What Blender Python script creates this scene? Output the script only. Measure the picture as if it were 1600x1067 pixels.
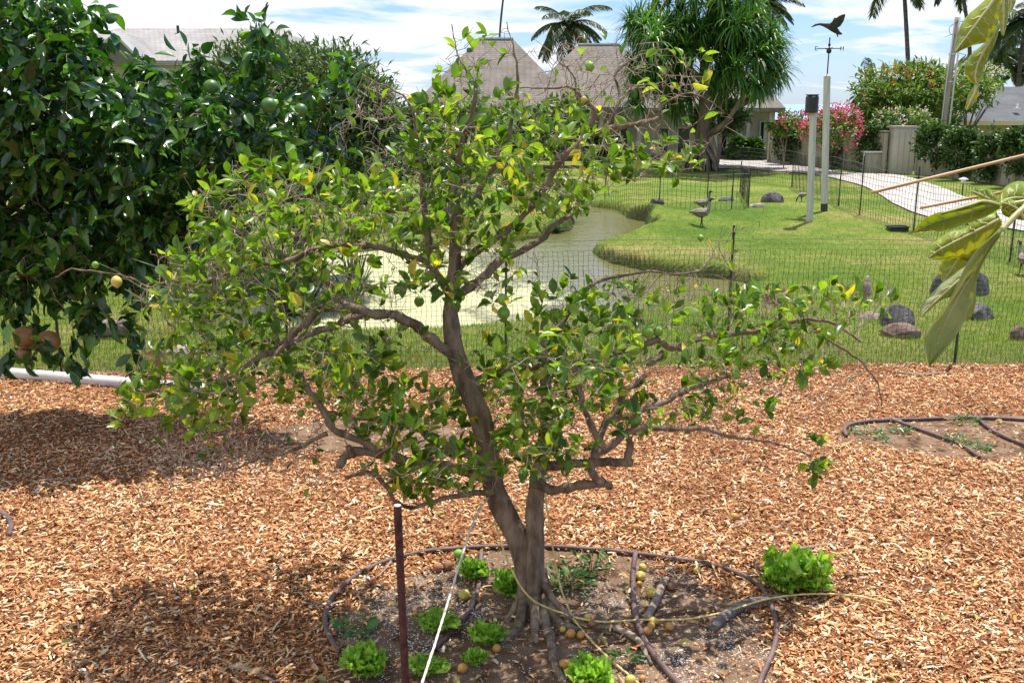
import bpy, bmesh, math, random
import numpy as np
from mathutils import Vector
random.seed(7); rng = np.random.default_rng(7)
R = math.radians
scn = bpy.context.scene
for o in list(bpy.data.objects): bpy.data.objects.remove(o)
C = scn.collection

# ---------------------------------------------------------------- camera, sky, sun, exposure
CAMZ = 2.4; TH = R(13.4); FPX = 1556.0
cam_d = bpy.data.cameras.new('camera'); cam = bpy.data.objects.new('camera', cam_d); C.objects.link(cam)
cam_d.sensor_width = 36; cam_d.lens = 36*FPX/1600; cam_d.clip_start = .05; cam_d.clip_end = 8000
cam.location = (0, 0, CAMZ); cam.rotation_euler = (R(90)-TH, 0, 0); scn.camera = cam
scn.view_settings.view_transform = 'Standard'; scn.view_settings.look = 'None'
scn.view_settings.exposure = 0.54; scn.view_settings.gamma = 1
SUNV = Vector((.20, .31, 1)).normalized()
SUN_EL = math.asin(SUNV.z); SUN_AZ = math.atan2(SUNV.x, SUNV.y)
sd = bpy.data.lights.new('sun', 'SUN'); sd.energy = 5.0; sd.angle = R(.5); sd.color = (1, .95, .87)
so = bpy.data.objects.new('sun', sd); C.objects.link(so); so.rotation_euler = SUNV.to_track_quat('Z', 'Y').to_euler()
w = bpy.data.worlds.new('World'); scn.world = w; w.use_nodes = True
def nd(nt, t, **kw):
    n = nt.nodes.new(t)
    for k, v in kw.items():
        if k.startswith('_'): setattr(n, k[1:], v)
        else:
            s = n.inputs[int(k[1:])] if (k[0] == 'i' and k[1:].isdigit()) else n.inputs[k.replace('__', ' ')]
            if isinstance(v, bpy.types.NodeSocket): nt.links.new(v, s)
            else: s.default_value = v
    return n
def ramp(nt, fac, stops, interp='LINEAR'):
    n = nt.nodes.new('ShaderNodeValToRGB'); cr = n.color_ramp; cr.interpolation = interp
    while len(cr.elements) < len(stops): cr.elements.new(.5)
    for e, (p, c) in zip(cr.elements, stops): e.position = p; e.color = (*c, 1) if len(c) == 3 else c
    nt.links.new(fac, n.inputs[0]); return n.outputs[0]
nt = w.node_tree; nt.nodes.clear()
sky = nd(nt, 'ShaderNodeTexSky', _sky_type='NISHITA', _sun_disc=False, _sun_elevation=SUN_EL, _sun_rotation=SUN_AZ, _air_density=1.0, _dust_density=.6, _ozone_density=1.6)
tc = nd(nt, 'ShaderNodeTexCoord')
sx = nd(nt, 'ShaderNodeSeparateXYZ', i0=tc.outputs['Generated'])
zz = nd(nt, 'ShaderNodeMath', _operation='ADD', i0=sx.outputs[2], i1=.09)
zm = nd(nt, 'ShaderNodeMath', _operation='MAXIMUM', i0=zz.outputs[0], i1=.03)
dx = nd(nt, 'ShaderNodeMath', _operation='DIVIDE', i0=sx.outputs[0], i1=zm.outputs[0])
dy = nd(nt, 'ShaderNodeMath', _operation='DIVIDE', i0=sx.outputs[1], i1=zm.outputs[0])
cb = nd(nt, 'ShaderNodeCombineXYZ', i0=dx.outputs[0], i1=dy.outputs[0], i2=0.0)
n1 = nd(nt, 'ShaderNodeTexNoise', Vector=cb.outputs[0], Scale=.62, Detail=10.0, Roughness=.55, Distortion=.5)
lft = nd(nt, 'ShaderNodeMath', _operation='MULTIPLY', i0=sx.outputs[0], i1=-.16)
sm = nd(nt, 'ShaderNodeMath', _operation='ADD', i0=n1.outputs[0], i1=lft.outputs[0])
cm = ramp(nt, sm.outputs[0], [(.43, (0, 0, 0)), (.53, (1, 1, 1))])
hz = ramp(nt, sx.outputs[2], [(0.0, (.40, .40, .40)), (.12, (.05, .05, .05))])
mx = nd(nt, 'ShaderNodeMath', _operation='MAXIMUM', i0=cm, i1=hz)
skm = nd(nt, 'ShaderNodeMixRGB', _blend_type='MULTIPLY', i0=1.0, i1=sky.outputs[0], i2=(.058, .082, .130, 1))
mix = nd(nt, 'ShaderNodeMixRGB', i0=mx.outputs[0], i1=skm.outputs[0], i2=(.70, .735, .79, 1))
bg = nd(nt, 'ShaderNodeBackground', Color=mix.outputs[0], Strength=1.0)
nd(nt, 'ShaderNodeOutputWorld', Surface=bg.outputs[0])

# ---------------------------------------------------------------- maths helpers
ct, st = math.cos(TH), math.sin(TH)
def ray(px, py):
    a = (px-800)/FPX; b = (533.5-py)/FPX
    return np.array([a, ct+b*st, b*ct-st])
def P(px, py, Y):
    d = ray(px, py); return np.array([0, 0, CAMZ])+d*(Y/d[1])
def snoise(x, y, s=1.0, ph=0.0):
    x = np.asarray(x, float)*s; y = np.asarray(y, float)*s
    return (np.sin(x*1.3+y*.7+ph)+np.sin(-x*.8+y*1.9+2.1+ph)*.7+np.sin(x*2.9+y*2.3+.6+ph)*.45+np.sin(x*4.7-y*3.9+4+ph)*.3)/2.45
def G0(px, py, z=0.0):
    d = ray(px, py); t = (z-CAMZ)/d[2]; return np.array([d[0]*t, d[1]*t, z])
WATER = -.16
POND_PX = [(330,505),(370,522),(450,527),(560,528),(680,525),(760,517),(860,506),(960,498),(1060,481),(1140,463),(1178,449),(1150,441),(1070,434),(1000,425),(950,413),(925,403),(918,393),(935,385),(975,380),(1010,377),(1005,366),(1000,356),(1004,347),(975,341),(965,333),(950,327),(905,323),(875,326),(895,334),(902,345),(898,362),(862,366),(855,372),(820,378),(760,382),(700,385),(600,392),(520,400),(470,410),(455,425),(470,440),(440,452),(380,472),(330,490)]
POND = np.array([G0(x, y, WATER)[:2] for x, y in POND_PX])
def poly_sd(poly, x, y):
    x = np.asarray(x, float); y = np.asarray(y, float)
    ins = np.zeros(x.shape, bool); dm = np.full(x.shape, 1e9)
    n = len(poly)
    for i in range(n):
        ax, ay = poly[i]; bx, by = poly[(i+1) % n]
        ex, ey = bx-ax, by-ay; L = ex*ex+ey*ey+1e-12
        t = np.clip(((x-ax)*ex+(y-ay)*ey)/L, 0, 1)
        dm = np.minimum(dm, (x-ax-t*ex)**2+(y-ay-t*ey)**2)
        cond = ((ay > y) != (by > y)) & (x < (bx-ax)*(y-ay)/((by-ay) if by != ay else 1e-12)+ax)
        ins ^= cond
    dm = np.sqrt(dm); return np.where(ins, -dm, dm)
MOUNDS = [(G0(1200, 335), 3.2, .22), (G0(1020, 362), .75, .30), (G0(985, 336), .8, .22), (G0(1060, 395), 1.6, .10), (G0(880, 345), .8, .15)]
def fence_y(x): return 8.86+.043*np.asarray(x, float)
def H(x, y):
    x = np.asarray(x, float); y = np.asarray(y, float)
    sdv = poly_sd(POND, x, y)+.06*snoise(x, y, 2.3)+.02*snoise(x, y, 7)
    far = np.clip((y-9.3)/2.5, 0, 1)*np.clip((70-y)/30, 0, 1)
    z = .035*snoise(x, y, .5)*far
    for c, r, h in MOUNDS: z = z+h*np.exp(-((x-c[0])**2+(y-c[1])**2)/(r*r))
    t = np.clip((sdv+.12)/.42, 0, 1); t = t*t*(3-2*t)
    return np.where(sdv < 1.0, z*t-.42*(1-t), z)
def G(px, py):
    z = 0.0
    for _ in range(6):
        p = G0(px, py, z); z = float(H(p[0], p[1]))
    p[2] = z; return p
def nrm(v):
    v = np.asarray(v, float); return v/(np.linalg.norm(v, axis=-1, keepdims=True)+1e-12)

# ---------------------------------------------------------------- mesh builder
OFF = {}
class MB:
    def __init__(s): s.V = []; s.L = []; s.T = []; s.M = []; s.n = 0
    def add(s, V, F, mi=0):
        V = np.asarray(V, float).reshape(-1, 3)
        if isinstance(F, np.ndarray):
            s.L.append((F+s.n).ravel()); s.T.append(np.full(len(F), F.shape[1])); s.M.append(np.full(len(F), mi))
        else:
            for f in F:
                s.L.append(np.array(f)+s.n); s.T.append(np.array([len(f)])); s.M.append(np.array([mi]))
        s.V.append(V); s.n += len(V); return s
    def box(s, c, sz, rz=0.0, mi=0, taper=1.0):
        hx, hy, hz_ = sz[0]/2, sz[1]/2, sz[2]/2
        v = np.array([(x*hx*(taper if z > 0 else 1), y*hy*(taper if z > 0 else 1), z*hz_) for z in (-1, 1) for x, y in ((-1,-1),(1,-1),(1,1),(-1,1))])
        cr, sr = math.cos(rz), math.sin(rz)
        v = np.c_[v[:, 0]*cr-v[:, 1]*sr, v[:, 0]*sr+v[:, 1]*cr, v[:, 2]]+np.array(c)
        return s.add(v, np.array([(0,3,2,1),(4,5,6,7),(0,1,5,4),(1,2,6,5),(2,3,7,6),(3,0,4,7)]), mi)
    def tube(s, pts, rad, sides=6, mi=0, flute=0.0, cap=True, ell=1.0):
        pts = np.asarray(pts, float); n = len(pts)
        rad = np.broadcast_to(np.asarray(rad, float), (n,))
        t = np.gradient(pts, axis=0); t = nrm(t)
        u = np.cross(t[0], (0, 0, 1.0))
        if np.linalg.norm(u) < .1: u = np.cross(t[0], (1.0, 0, 0))
        u = nrm(u); ang = np.linspace(0, 2*math.pi, sides, endpoint=False)
        V = []
        for i in range(n):
            u = nrm(u-t[i]*np.dot(u, t[i])); v = np.cross(t[i], u)
            rr = rad[i]*(1+flute*(np.sin(ang*3+i*.25)*.6+np.sin(ang*5-i*.4)*.4))
            V.append(pts[i]+np.outer(np.cos(ang)*rr, u)+np.outer(np.sin(ang)*rr*ell, v))
        V = np.concatenate(V)
        i = np.arange(n-1)[:, None]*sides; j = np.arange(sides)[None]; k = (j+1) % sides
        F = np.stack([i+j, i+k, i+sides+k, i+sides+j], -1).reshape(-1, 4)
        s.add(V, F, mi)
        if cap:
            b = s.n-len(V)
            s.L.append(np.arange(sides)[::-1]+b); s.T.append(np.array([sides])); s.M.append(np.array([mi]))
            s.L.append(np.arange(sides)+b+(n-1)*sides); s.T.append(np.array([sides])); s.M.append(np.array([mi]))
        return s
    def scatter(s, tv, tf, pos, xa, ya, za, sc=1.0, mi=0):
        tv = np.asarray(tv, float); N = len(pos); m = len(tv)
        sc = np.broadcast_to(np.asarray(sc, float).reshape(-1, 1) if np.ndim(sc) < 2 else sc, (N, 3)) if np.ndim(sc) else np.full((N, 3), sc)
        V = pos[:, None]+tv[None, :, 0, None]*xa[:, None]*sc[:, None, 0:1]+tv[None, :, 1, None]*ya[:, None]*sc[:, None, 1:2]+tv[None, :, 2, None]*za[:, None]*sc[:, None, 2:3]
        o = (np.arange(N)*m)[:, None]
        base = s.n; s.V.append(V.reshape(-1, 3)); s.n += N*m
        for f in tf:
            s.L.append((np.array(f)[None]+o+base).ravel()); s.T.append(np.full(N, len(f))); s.M.append(np.full(N, mi))
        return s
    def build(s, name, mat, parent=None, smooth=False, origin=None, jitter=0):
        V = np.concatenate(s.V); L = np.concatenate(s.L).astype(np.int32); T = np.concatenate(s.T).astype(np.int32)
        if jitter: V = V+np.random.default_rng(1).normal(0, jitter, V.shape)
        if parent is not None: off = OFF[parent.name]
        elif origin is not None: off = np.array(origin, float)
        else: off = np.zeros(3)
        V = V-off
        me = bpy.data.meshes.new(name); me.vertices.add(len(V)); me.vertices.foreach_set('co', V.ravel())
        me.loops.add(len(L)); me.loops.foreach_set('vertex_index', L)
        me.polygons.add(len(T)); me.polygons.foreach_set('loop_start', np.r_[0, np.cumsum(T)[:-1]].astype(np.int32))
        me.polygons.foreach_set('loop_total', T)
        me.polygons.foreach_set('material_index', np.concatenate(s.M).astype(np.int32))
        me.polygons.foreach_set('use_smooth', np.full(len(T), bool(smooth)))
        for m in (mat if isinstance(mat, (list, tuple)) else [mat]): me.materials.append(m)
        me.update(calc_edges=True); me.validate()
        o = bpy.data.objects.new(name, me); C.objects.link(o)
        if parent is not None: o.parent = parent
        else: o.location = tuple(off)
        OFF[o.name] = off
        return o
def tag(o, label=None, cat=None, group=None, kind=None):
    if label: o['label'] = label
    if cat: o['category'] = cat
    if group: o['group'] = group
    if kind: o['kind'] = kind
    return o
def thing(name, label, cat, loc, group=None):
    o = bpy.data.objects.new(name, None); C.objects.link(o); o.location = tuple(float(v) for v in loc); o.empty_display_size = .1
    OFF[o.name] = np.array(loc, float); return tag(o, label, cat, group)
def copy_tree(o, parent=None):
    c = o.copy(); C.objects.link(c); c.parent = parent; OFF[c.name] = OFF[o.name]
    for ch in [x for x in bpy.data.objects if x.parent == o]: copy_tree(ch, c)
    return c
def spline(pts, seg=6):
    pts = np.asarray(pts, float); n = len(pts)
    if n < 3: return np.array([pts[0]+(pts[-1]-pts[0])*t for t in np.linspace(0, 1, seg+1)])
    out = []
    for i in range(n-1):
        p0 = pts[max(i-1, 0)]; p1 = pts[i]; p2 = pts[i+1]; p3 = pts[min(i+2, n-1)]
        for t in np.linspace(0, 1, seg, endpoint=False):
            out.append(.5*((2*p1)+(-p0+p2)*t+(2*p0-5*p1+4*p2-p3)*t*t+(-p0+3*p1-3*p2+p3)*t**3))
    out.append(pts[-1]); return np.array(out)
def sphere(mb, c, r, seg=14, rings=9, mi=0, sc=(1, 1, 1), lump=0, ph=0):
    c = np.array(c, float); V = [c+np.array([0, 0, -r*sc[2]])]
    for i in range(1, rings):
        a = -math.pi/2+math.pi*i/rings
        for j in range(seg):
            b = 2*math.pi*j/seg
            d = np.array([math.cos(a)*math.cos(b), math.cos(a)*math.sin(b), math.sin(a)])
            k = 1+lump*(math.sin(d[0]*3+ph)+math.sin(d[1]*4+1+ph*2)+math.sin(d[2]*5+ph*3)*.7+math.sin(d[0]*9+d[1]*7+ph)*.35)
            V.append(c+d*r*k*np.array(sc))
    V.append(c+np.array([0, 0, r*sc[2]])); F = []
    for j in range(seg): F.append((0, 1+(j+1) % seg, 1+j))
    for i in range(rings-2):
        for j in range(seg):
            a = 1+i*seg+j; b = 1+i*seg+(j+1) % seg; F.append((a, b, b+seg, a+seg))
    e = len(V)-1; s0 = 1+(rings-2)*seg
    for j in range(seg): F.append((s0+j, s0+(j+1) % seg, e))
    mb.add(np.array(V), F, mi); return mb

# ---------------------------------------------------------------- materials
def new_mat(name):
    m = bpy.data.materials.new(name); m.use_nodes = True; t = m.node_tree; t.nodes.clear(); return m, t
def finish(t, sh): nd(t, 'ShaderNodeOutputMaterial', Surface=sh)
def tex_mat(name, c1, c2, scale=5.0, rough=.8, bump=0.0, bscale=None, c3=None, detail=6.0, stretch=(1, 1, 1), metal=0.0, spec=.5, lo=.35, hi=.65):
    m, t = new_mat(name)
    tc = nd(t, 'ShaderNodeTexCoord'); mp = nd(t, 'ShaderNodeMapping', Vector=tc.outputs['Object']); mp.inputs['Scale'].default_value = stretch
    n = nd(t, 'ShaderNodeTexNoise', Vector=mp.outputs[0], Scale=scale, Detail=detail, Roughness=.6)
    stops = [(lo, c1), (hi, c2)] if c3 is None else [(lo, c1), ((lo+hi)/2, c2), (hi, c3)]
    col = ramp(t, n.outputs[0], stops)
    b = nd(t, 'ShaderNodeBsdfPrincipled', Base__Color=col, Roughness=rough, Metallic=metal); b.inputs['Specular IOR Level'].default_value = spec
    if bump:
        n2 = nd(t, 'ShaderNodeTexNoise', Vector=mp.outputs[0], Scale=bscale or scale*3, Detail=8.0, Roughness=.65)
        bp = nd(t, 'ShaderNodeBump', Height=n2.outputs[0], Strength=1.0, Distance=bump); t.links.new(bp.outputs[0], b.inputs['Normal'])
    finish(t, b.outputs[0]); return m
def leaf_mat(name, stops, rough=.4, trans=.35, spec=.5, tint=(1.25, 1.35, .5), interp='LINEAR', patch=False):
    m, t = new_mat(name)
    g = nd(t, 'ShaderNodeNewGeometry'); col = ramp(t, g.outputs['Random Per Island'], stops, interp)
    tc = nd(t, 'ShaderNodeTexCoord'); n = nd(t, 'ShaderNodeTexNoise', Vector=tc.outputs['Object'], Scale=30.0, Detail=3.0)
    v = ramp(t, n.outputs[0], [(.3, (.75, .75, .75)), (.7, (1.15, 1.15, 1.1))])
    c = nd(t, 'ShaderNodeMixRGB', _blend_type='MULTIPLY', i0=1.0, i1=col, i2=v).outputs[0]
    if patch:   # faded and fresher areas of mulch
        np_ = nd(t, 'ShaderNodeTexNoise', Vector=tc.outputs['Object'], Scale=1.1, Detail=5.0); vp = ramp(t, np_.outputs[0], [(.33, (.74, .70, .68)), (.5, (1, 1, 1)), (.68, (1.12, 1.16, 1.22))])
        c = nd(t, 'ShaderNodeMixRGB', _blend_type='MULTIPLY', i0=1.0, i1=c, i2=vp).outputs[0]
    b = nd(t, 'ShaderNodeBsdfPrincipled', Base__Color=c, Roughness=rough); b.inputs['Specular IOR Level'].default_value = spec
    c2 = nd(t, 'ShaderNodeMixRGB', _blend_type='MULTIPLY', i0=1.0, i1=c, i2=(*tint, 1)).outputs[0]
    tr = nd(t, 'ShaderNodeBsdfTranslucent', Color=c2)
    mxs = nd(t, 'ShaderNodeMixShader', i0=trans, i1=b.outputs[0], i2=tr.outputs[0]); finish(t, mxs.outputs[0]); return m
M = {}
M['lemon_leaf'] = leaf_mat('lemon_leaf', [(0, (.045, .10, .013)), (.3, (.10, .20, .02)), (.62, (.16, .285, .03)), (.90, (.28, .39, .05)), (.955, (.44, .46, .06)), (.985, (.64, .50, .06))], rough=.32, trans=.5, tint=(1.5, 1.6, .45))
M['citrus_leaf'] = leaf_mat('citrus_leaf', [(0, (.017, .055, .012)), (.5, (.034, .105, .017)), (.8, (.07, .18, .022)), (1, (.20, .36, .04))], rough=.26, trans=.26, spec=.6, tint=(1.5, 1.8, .5))
M['bush_leaf'] = leaf_mat('bush_leaf', [(0, (.025, .06, .012)), (.6, (.05, .12, .02)), (1, (.13, .22, .04))], rough=.5, trans=.25)
M['bright_leaf'] = leaf_mat('bright_leaf', [(0, (.06, .13, .02)), (.6, (.13, .23, .03)), (1, (.28, .36, .06))], rough=.5, trans=.3)
M['feather_leaf'] = leaf_mat('feather_leaf', [(0, (.04, .08, .02)), (.6, (.08, .14, .035)), (1, (.16, .22, .07))], rough=.6, trans=.25)
M['palm_leaf'] = leaf_mat('palm_leaf', [(0, (.03, .06, .02)), (.7, (.07, .12, .03)), (1, (.20, .19, .07))], rough=.4, trans=.2)
M['pandanus_leaf'] = leaf_mat('pandanus_leaf', [(0, (.035, .11, .02)), (.6, (.075, .20, .03)), (.93, (.14, .30, .045)), (1, (.38, .32, .12))], rough=.4, trans=.3)
M['lettuce'] = leaf_mat('lettuce', [(0, (.26, .50, .05)), (1, (.46, .72, .10))], rough=.45, trans=.45, tint=(1.2, 1.2, .5))
M['weed'] = leaf_mat('weed', [(0, (.04, .14, .03)), (1, (.10, .26, .05))], rough=.5, trans=.3)
M['pink'] = leaf_mat('pink', [(0, (.75, .06, .16)), (1, (.85, .22, .32))], rough=.6, trans=.3, tint=(1, .5, .6))
M['coral'] = leaf_mat('coral', [(0, (.75, .14, .07)), (1, (.80, .30, .16))], rough=.6, trans=.3, tint=(1, .6, .5))
M['white_petal'] = leaf_mat('white_petal', [(0, (.80, .76, .62)), (1, (.85, .70, .70))], rough=.6, trans=.3, tint=(1, .95, .8))
M['papaya'] = None
def bark(name, c1, c2, s=18.0, bump=.006, stretch=(1, 1, .35)):
    return tex_mat(name, c1, c2, scale=s, rough=.9, bump=bump, bscale=s*2.2, stretch=stretch, spec=.2)
M['bark'] = bark('bark', (.115, .08, .052), (.34, .26, .185), 20.0, .016)
M['twig'] = tex_mat('twig', (.17, .115, .08), (.46, .36, .28), 20, rough=.85)
M['twig_green'] = tex_mat('twig_green', (.12, .14, .04), (.2, .2, .07), 20, rough=.7)
M['far_bark'] = bark('far_bark', (.10, .07, .05), (.28, .21, .15), 3.0, .02)
M['palm_bark'] = bark('palm_bark', (.06, .052, .05), (.14, .12, .11), 4.0, .02, (1, 1, 3))
M['hose'] = tex_mat('hose', (.085, .045, .04), (.19, .12, .105), 9, rough=.6, bump=.001, bscale=60)
M['pvc'] = tex_mat('pvc', (.72, .70, .66), (.82, .81, .79), 4, rough=.35)
M['rope_white'] = tex_mat('rope_white', (.62, .56, .42), (.80, .75, .62), 60, rough=.9, bump=.002, bscale=160)
M['rope_yellow'] = tex_mat('rope_yellow', (.55, .40, .13), (.78, .62, .26), 60, rough=.9, bump=.002, bscale=160)
M['rust'] = tex_mat('rust', (.035, .014, .012), (.12, .045, .03), 40, rough=.9, bump=.002, bscale=120)
M['metal_cut'] = tex_mat('metal_cut', (.45, .42, .42), (.65, .62, .6), 40, rough=.5)
M['black_metal'] = tex_mat('black_metal', (.012, .018, .014), (.03, .04, .03), 10, rough=.6)
M['net'] = tex_mat('net', (.02, .024, .015), (.045, .05, .03), 10, rough=.7)
M['black_plastic'] = tex_mat('black_plastic', (.012, .012, .014), (.03, .03, .032), 5, rough=.45)
M['bronze'] = tex_mat('bronze', (.02, .024, .022), (.06, .065, .055), 9, rough=.55, metal=.4)
M['post_paint'] = tex_mat('post_paint', (.42, .40, .34), (.58, .56, .50), 3, rough=.75, bump=.003, stretch=(6, 6, .6))
M['post_dark'] = tex_mat('post_dark', (.03, .03, .03), (.07, .06, .055), 3, rough=.8)
M['pole'] = tex_mat('pole', (.22, .19, .16), (.38, .34, .30), 2, rough=.9, bump=.006, stretch=(5, 5, .4))
M['rock'] = tex_mat('rock', (.045, .042, .040), (.19, .178, .168), 7, rough=.95, bump=.04, bscale=14)
M['rock_red'] = tex_mat('rock_red', (.10, .06, .045), (.27, .18, .14), 7, rough=.95, bump=.03, bscale=16)
M['rock_pale'] = tex_mat('rock_pale', (.20, .16, .13), (.45, .38, .32), 6, rough=.95, bump=.03, bscale=14)
M['log'] = tex_mat('log', (.13, .10, .09), (.34, .28, .24), 8, rough=.95, bump=.02, stretch=(1, 6, 6))
M['stick'] = tex_mat('stick', (.16, .11, .08), (.42, .32, .24), 25, rough=.9, bump=.004, stretch=(.6, 2, 2))
M['path'] = tex_mat('path', (.36, .32, .29), (.46, .42, .385), 1.2, rough=.95, bump=.004, bscale=60)
M['wall_cream'] = tex_mat('wall_cream', (.56, .44, .28), (.63, .50, .33), 1, rough=.9)
M['wall_wood'] = tex_mat('wall_wood', (.30, .27, .21), (.42, .39, .31), 1.2, rough=.9, stretch=(8, 8, .4), bump=.006)
M['house_wall'] = tex_mat('house_wall', (.44, .41, .33), (.54, .50, .42), 1, rough=.9)
M['trim'] = tex_mat('trim', (.50, .50, .48), (.60, .60, .58), 1, rough=.6)
M['ridge'] = tex_mat('ridge', (.24, .26, .22), (.32, .34, .30), 2, rough=.8)
M['dark_trim'] = tex_mat('dark_trim', (.10, .085, .07), (.15, .13, .11), 2, rough=.7)
m_, t_ = new_mat('glass')
b_ = nd(t_, 'ShaderNodeBsdfPrincipled', Base__Color=(.02, .025, .03, 1), Roughness=.08); finish(t_, b_.outputs[0]); M['glass'] = m_
def shingle(name, c1, c2, c3, sx_=3.2):
    m, t = new_mat(name); tc = nd(t, 'ShaderNodeTexCoord')
    sp = nd(t, 'ShaderNodeSeparateXYZ', i0=tc.outputs['Object'])
    u = nd(t, 'ShaderNodeMath', _operation='ADD', i0=sp.outputs[0], i1=sp.outputs[1])
    v = nd(t, 'ShaderNodeMath', _operation='MULTIPLY', i0=sp.outputs[2], i1=1.6)
    cv = nd(t, 'ShaderNodeCombineXYZ', i0=u.outputs[0], i1=v.outputs[0], i2=0.0)
    br = nd(t, 'ShaderNodeTexBrick', Vector=cv.outputs[0], Color1=(*c1, 1), Color2=(*c2, 1), Mortar=(*c3, 1), Scale=sx_)
    br.inputs['Mortar Size'].default_value = .035; br.inputs['Brick Width'].default_value = .9; br.inputs['Row Height'].default_value = .5
    n = nd(t, 'ShaderNodeTexNoise', Vector=tc.outputs['Object'], Scale=1.2, Detail=6.0)
    vr = ramp(t, n.outputs[0], [(.3, (.8, .8, .8)), (.7, (1.15, 1.15, 1.15))])
    c = nd(t, 'ShaderNodeMixRGB', _blend_type='MULTIPLY', i0=1.0, i1=br.outputs[0], i2=vr)
    bp = nd(t, 'ShaderNodeBump', Height=br.outputs[1], Strength=.6, Distance=-.03)
    b = nd(t, 'ShaderNodeBsdfPrincipled', Base__Color=c.outputs[0], Roughness=.95, Normal=bp.outputs[0]); finish(t, b.outputs[0]); return m
M['shingle_brown'] = shingle('shingle_brown', (.22, .19, .16), (.18, .155, .13), (.10, .085, .07), 3.4)
M['shingle_grey'] = shingle('shingle_grey', (.125, .13, .135), (.095, .10, .105), (.06, .06, .065), 5)
M['shingle_pale'] = shingle('shingle_pale', (.36, .34, .32), (.32, .30, .285), (.25, .235, .22), 5)
def fruit_mat(name, c1, c2, rough=.4):
    return tex_mat(name, c1, c2, 14, rough=rough, bump=.0012, bscale=260)
M['lemon_green'] = fruit_mat('lemon_green', (.13, .30, .03), (.26, .42, .05))
M['lemon_yellow'] = fruit_mat('lemon_yellow', (.50, .40, .08), (.66, .52, .12))
M['lemon_orange'] = fruit_mat('lemon_orange', (.46, .21, .04), (.62, .33, .08))
M['lemon_brown'] = fruit_mat('lemon_brown', (.22, .09, .04), (.38, .17, .08), .7)
M['grapefruit'] = fruit_mat('grapefruit', (.26, .12, .05), (.42, .22, .07))  # skin colour darkened to include the shadow the fruit hangs in
M['dark_green_fruit'] = fruit_mat('dark_green_fruit', (.05, .14, .02), (.09, .19, .03))
M['nene'] = tex_mat('nene', (.07, .055, .045), (.24, .20, .16), 30, rough=.9, c3=(.33, .29, .24))
M['nene_dark'] = tex_mat('nene_dark', (.012, .012, .012), (.03, .028, .025), 10, rough=.7)
M['bird_grey'] = tex_mat('bird_grey', (.16, .13, .10), (.32, .27, .22), 60, rough=.9)
M['haze_hill'] = tex_mat('haze_hill', (.1, .13, .15), (.14, .18, .2), 1)
# ground materials
def grass_ground():
    m, t = new_mat('lawn'); g = nd(t, 'ShaderNodeNewGeometry')
    n1 = nd(t, 'ShaderNodeTexNoise', Vector=g.outputs[0], Scale=.35, Detail=5.0, Roughness=.6)
    n2 = nd(t, 'ShaderNodeTexNoise', Vector=g.outputs[0], Scale=6.0, Detail=8.0, Roughness=.7)
    a = ramp(t, n1.outputs[0], [(.36, (.11, .20, .026)), (.5, (.19, .265, .04)), (.64, (.36, .33, .11))])
    b0 = ramp(t, n2.outputs[0], [(.3, (.62, .62, .62)), (.7, (1.25, 1.2, 1.15))])
    c = nd(t, 'ShaderNodeMixRGB', _blend_type='MULTIPLY', i0=1.0, i1=a, i2=b0)
    n3 = nd(t, 'ShaderNodeTexNoise', Vector=g.outputs[0], Scale=45.0, Detail=4.0, Roughness=.7)
    # bare soil below the turf on steep banks
    sp = nd(t, 'ShaderNodeSeparateXYZ', i0=g.outputs['True Normal'])
    st_ = ramp(t, sp.outputs[2], [(.50, (1, 1, 1)), (.72, (0, 0, 0))])
    c2 = nd(t, 'ShaderNodeMixRGB', i0=st_, i1=c.outputs[0], i2=(.06, .07, .022, 1))
    # worn dry strip along the net
    sq = nd(t, 'ShaderNodeSeparateXYZ', i0=g.outputs[0])
    off = nd(t, 'ShaderNodeMath', _operation='MULTIPLY_ADD', i0=sq.outputs[0], i1=-.043, i2=sq.outputs[1])
    of2 = nd(t, 'ShaderNodeMath', _operation='MULTIPLY_ADD', i0=n2.outputs[0], i1=-1.2, i2=off.outputs[0])
    dr = ramp(t, nd(t, 'ShaderNodeMapRange', Value=of2.outputs[0], i1=8.3, i2=9.3).outputs[0], [(0, (.75, .75, .75)), (1, (0, 0, 0))])
    c3 = nd(t, 'ShaderNodeMixRGB', i0=dr, i1=c2.outputs[0], i2=(.22, .17, .09, 1))
    bp = nd(t, 'ShaderNodeBump', Height=n3.outputs[0], Strength=1.0, Distance=.05)
    b = nd(t, 'ShaderNodeBsdfPrincipled', Base__Color=c3.outputs[0], Roughness=.95, Normal=bp.outputs[0]); b.inputs['Specular IOR Level'].default_value = .15
    finish(t, b.outputs[0]); return m
M['lawn'] = grass_ground()
M['blade'] = leaf_mat('blade', [(0, (.10, .20, .025)), (.6, (.18, .29, .035)), (.85, (.30, .36, .07)), (1, (.46, .42, .15))], rough=.7, trans=.4, spec=.2)
M['bank_grass'] = leaf_mat('bank_grass', [(0, (.05, .12, .015)), (.6, (.12, .25, .03)), (1, (.30, .34, .09))], rough=.7, trans=.35, spec=.2)
M['mulch_base'] = tex_mat('mulch_base', (.15, .062, .028), (.40, .18, .08), 55, rough=1, bump=.02, bscale=70, spec=.1)
M['chips'] = leaf_mat('chips', [(0, (.13, .045, .018)), (.24, (.37, .14, .055)), (.52, (.60, .285, .12)), (.78, (.73, .45, .22)), (.93, (.82, .65, .40)), (.97, (.86, .78, .62)), (1, (.30, .27, .24))], rough=.85, trans=0.0, spec=.2, patch=True)
M['soil'] = tex_mat('soil', (.10, .058, .034), (.22, .14, .088), 7, rough=1, bump=.02, bscale=60, c3=(.29, .20, .13), spec=.1)
M['pellet'] = tex_mat('pellet', (.55, .53, .50), (.75, .73, .70), 30, rough=.9)
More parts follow.
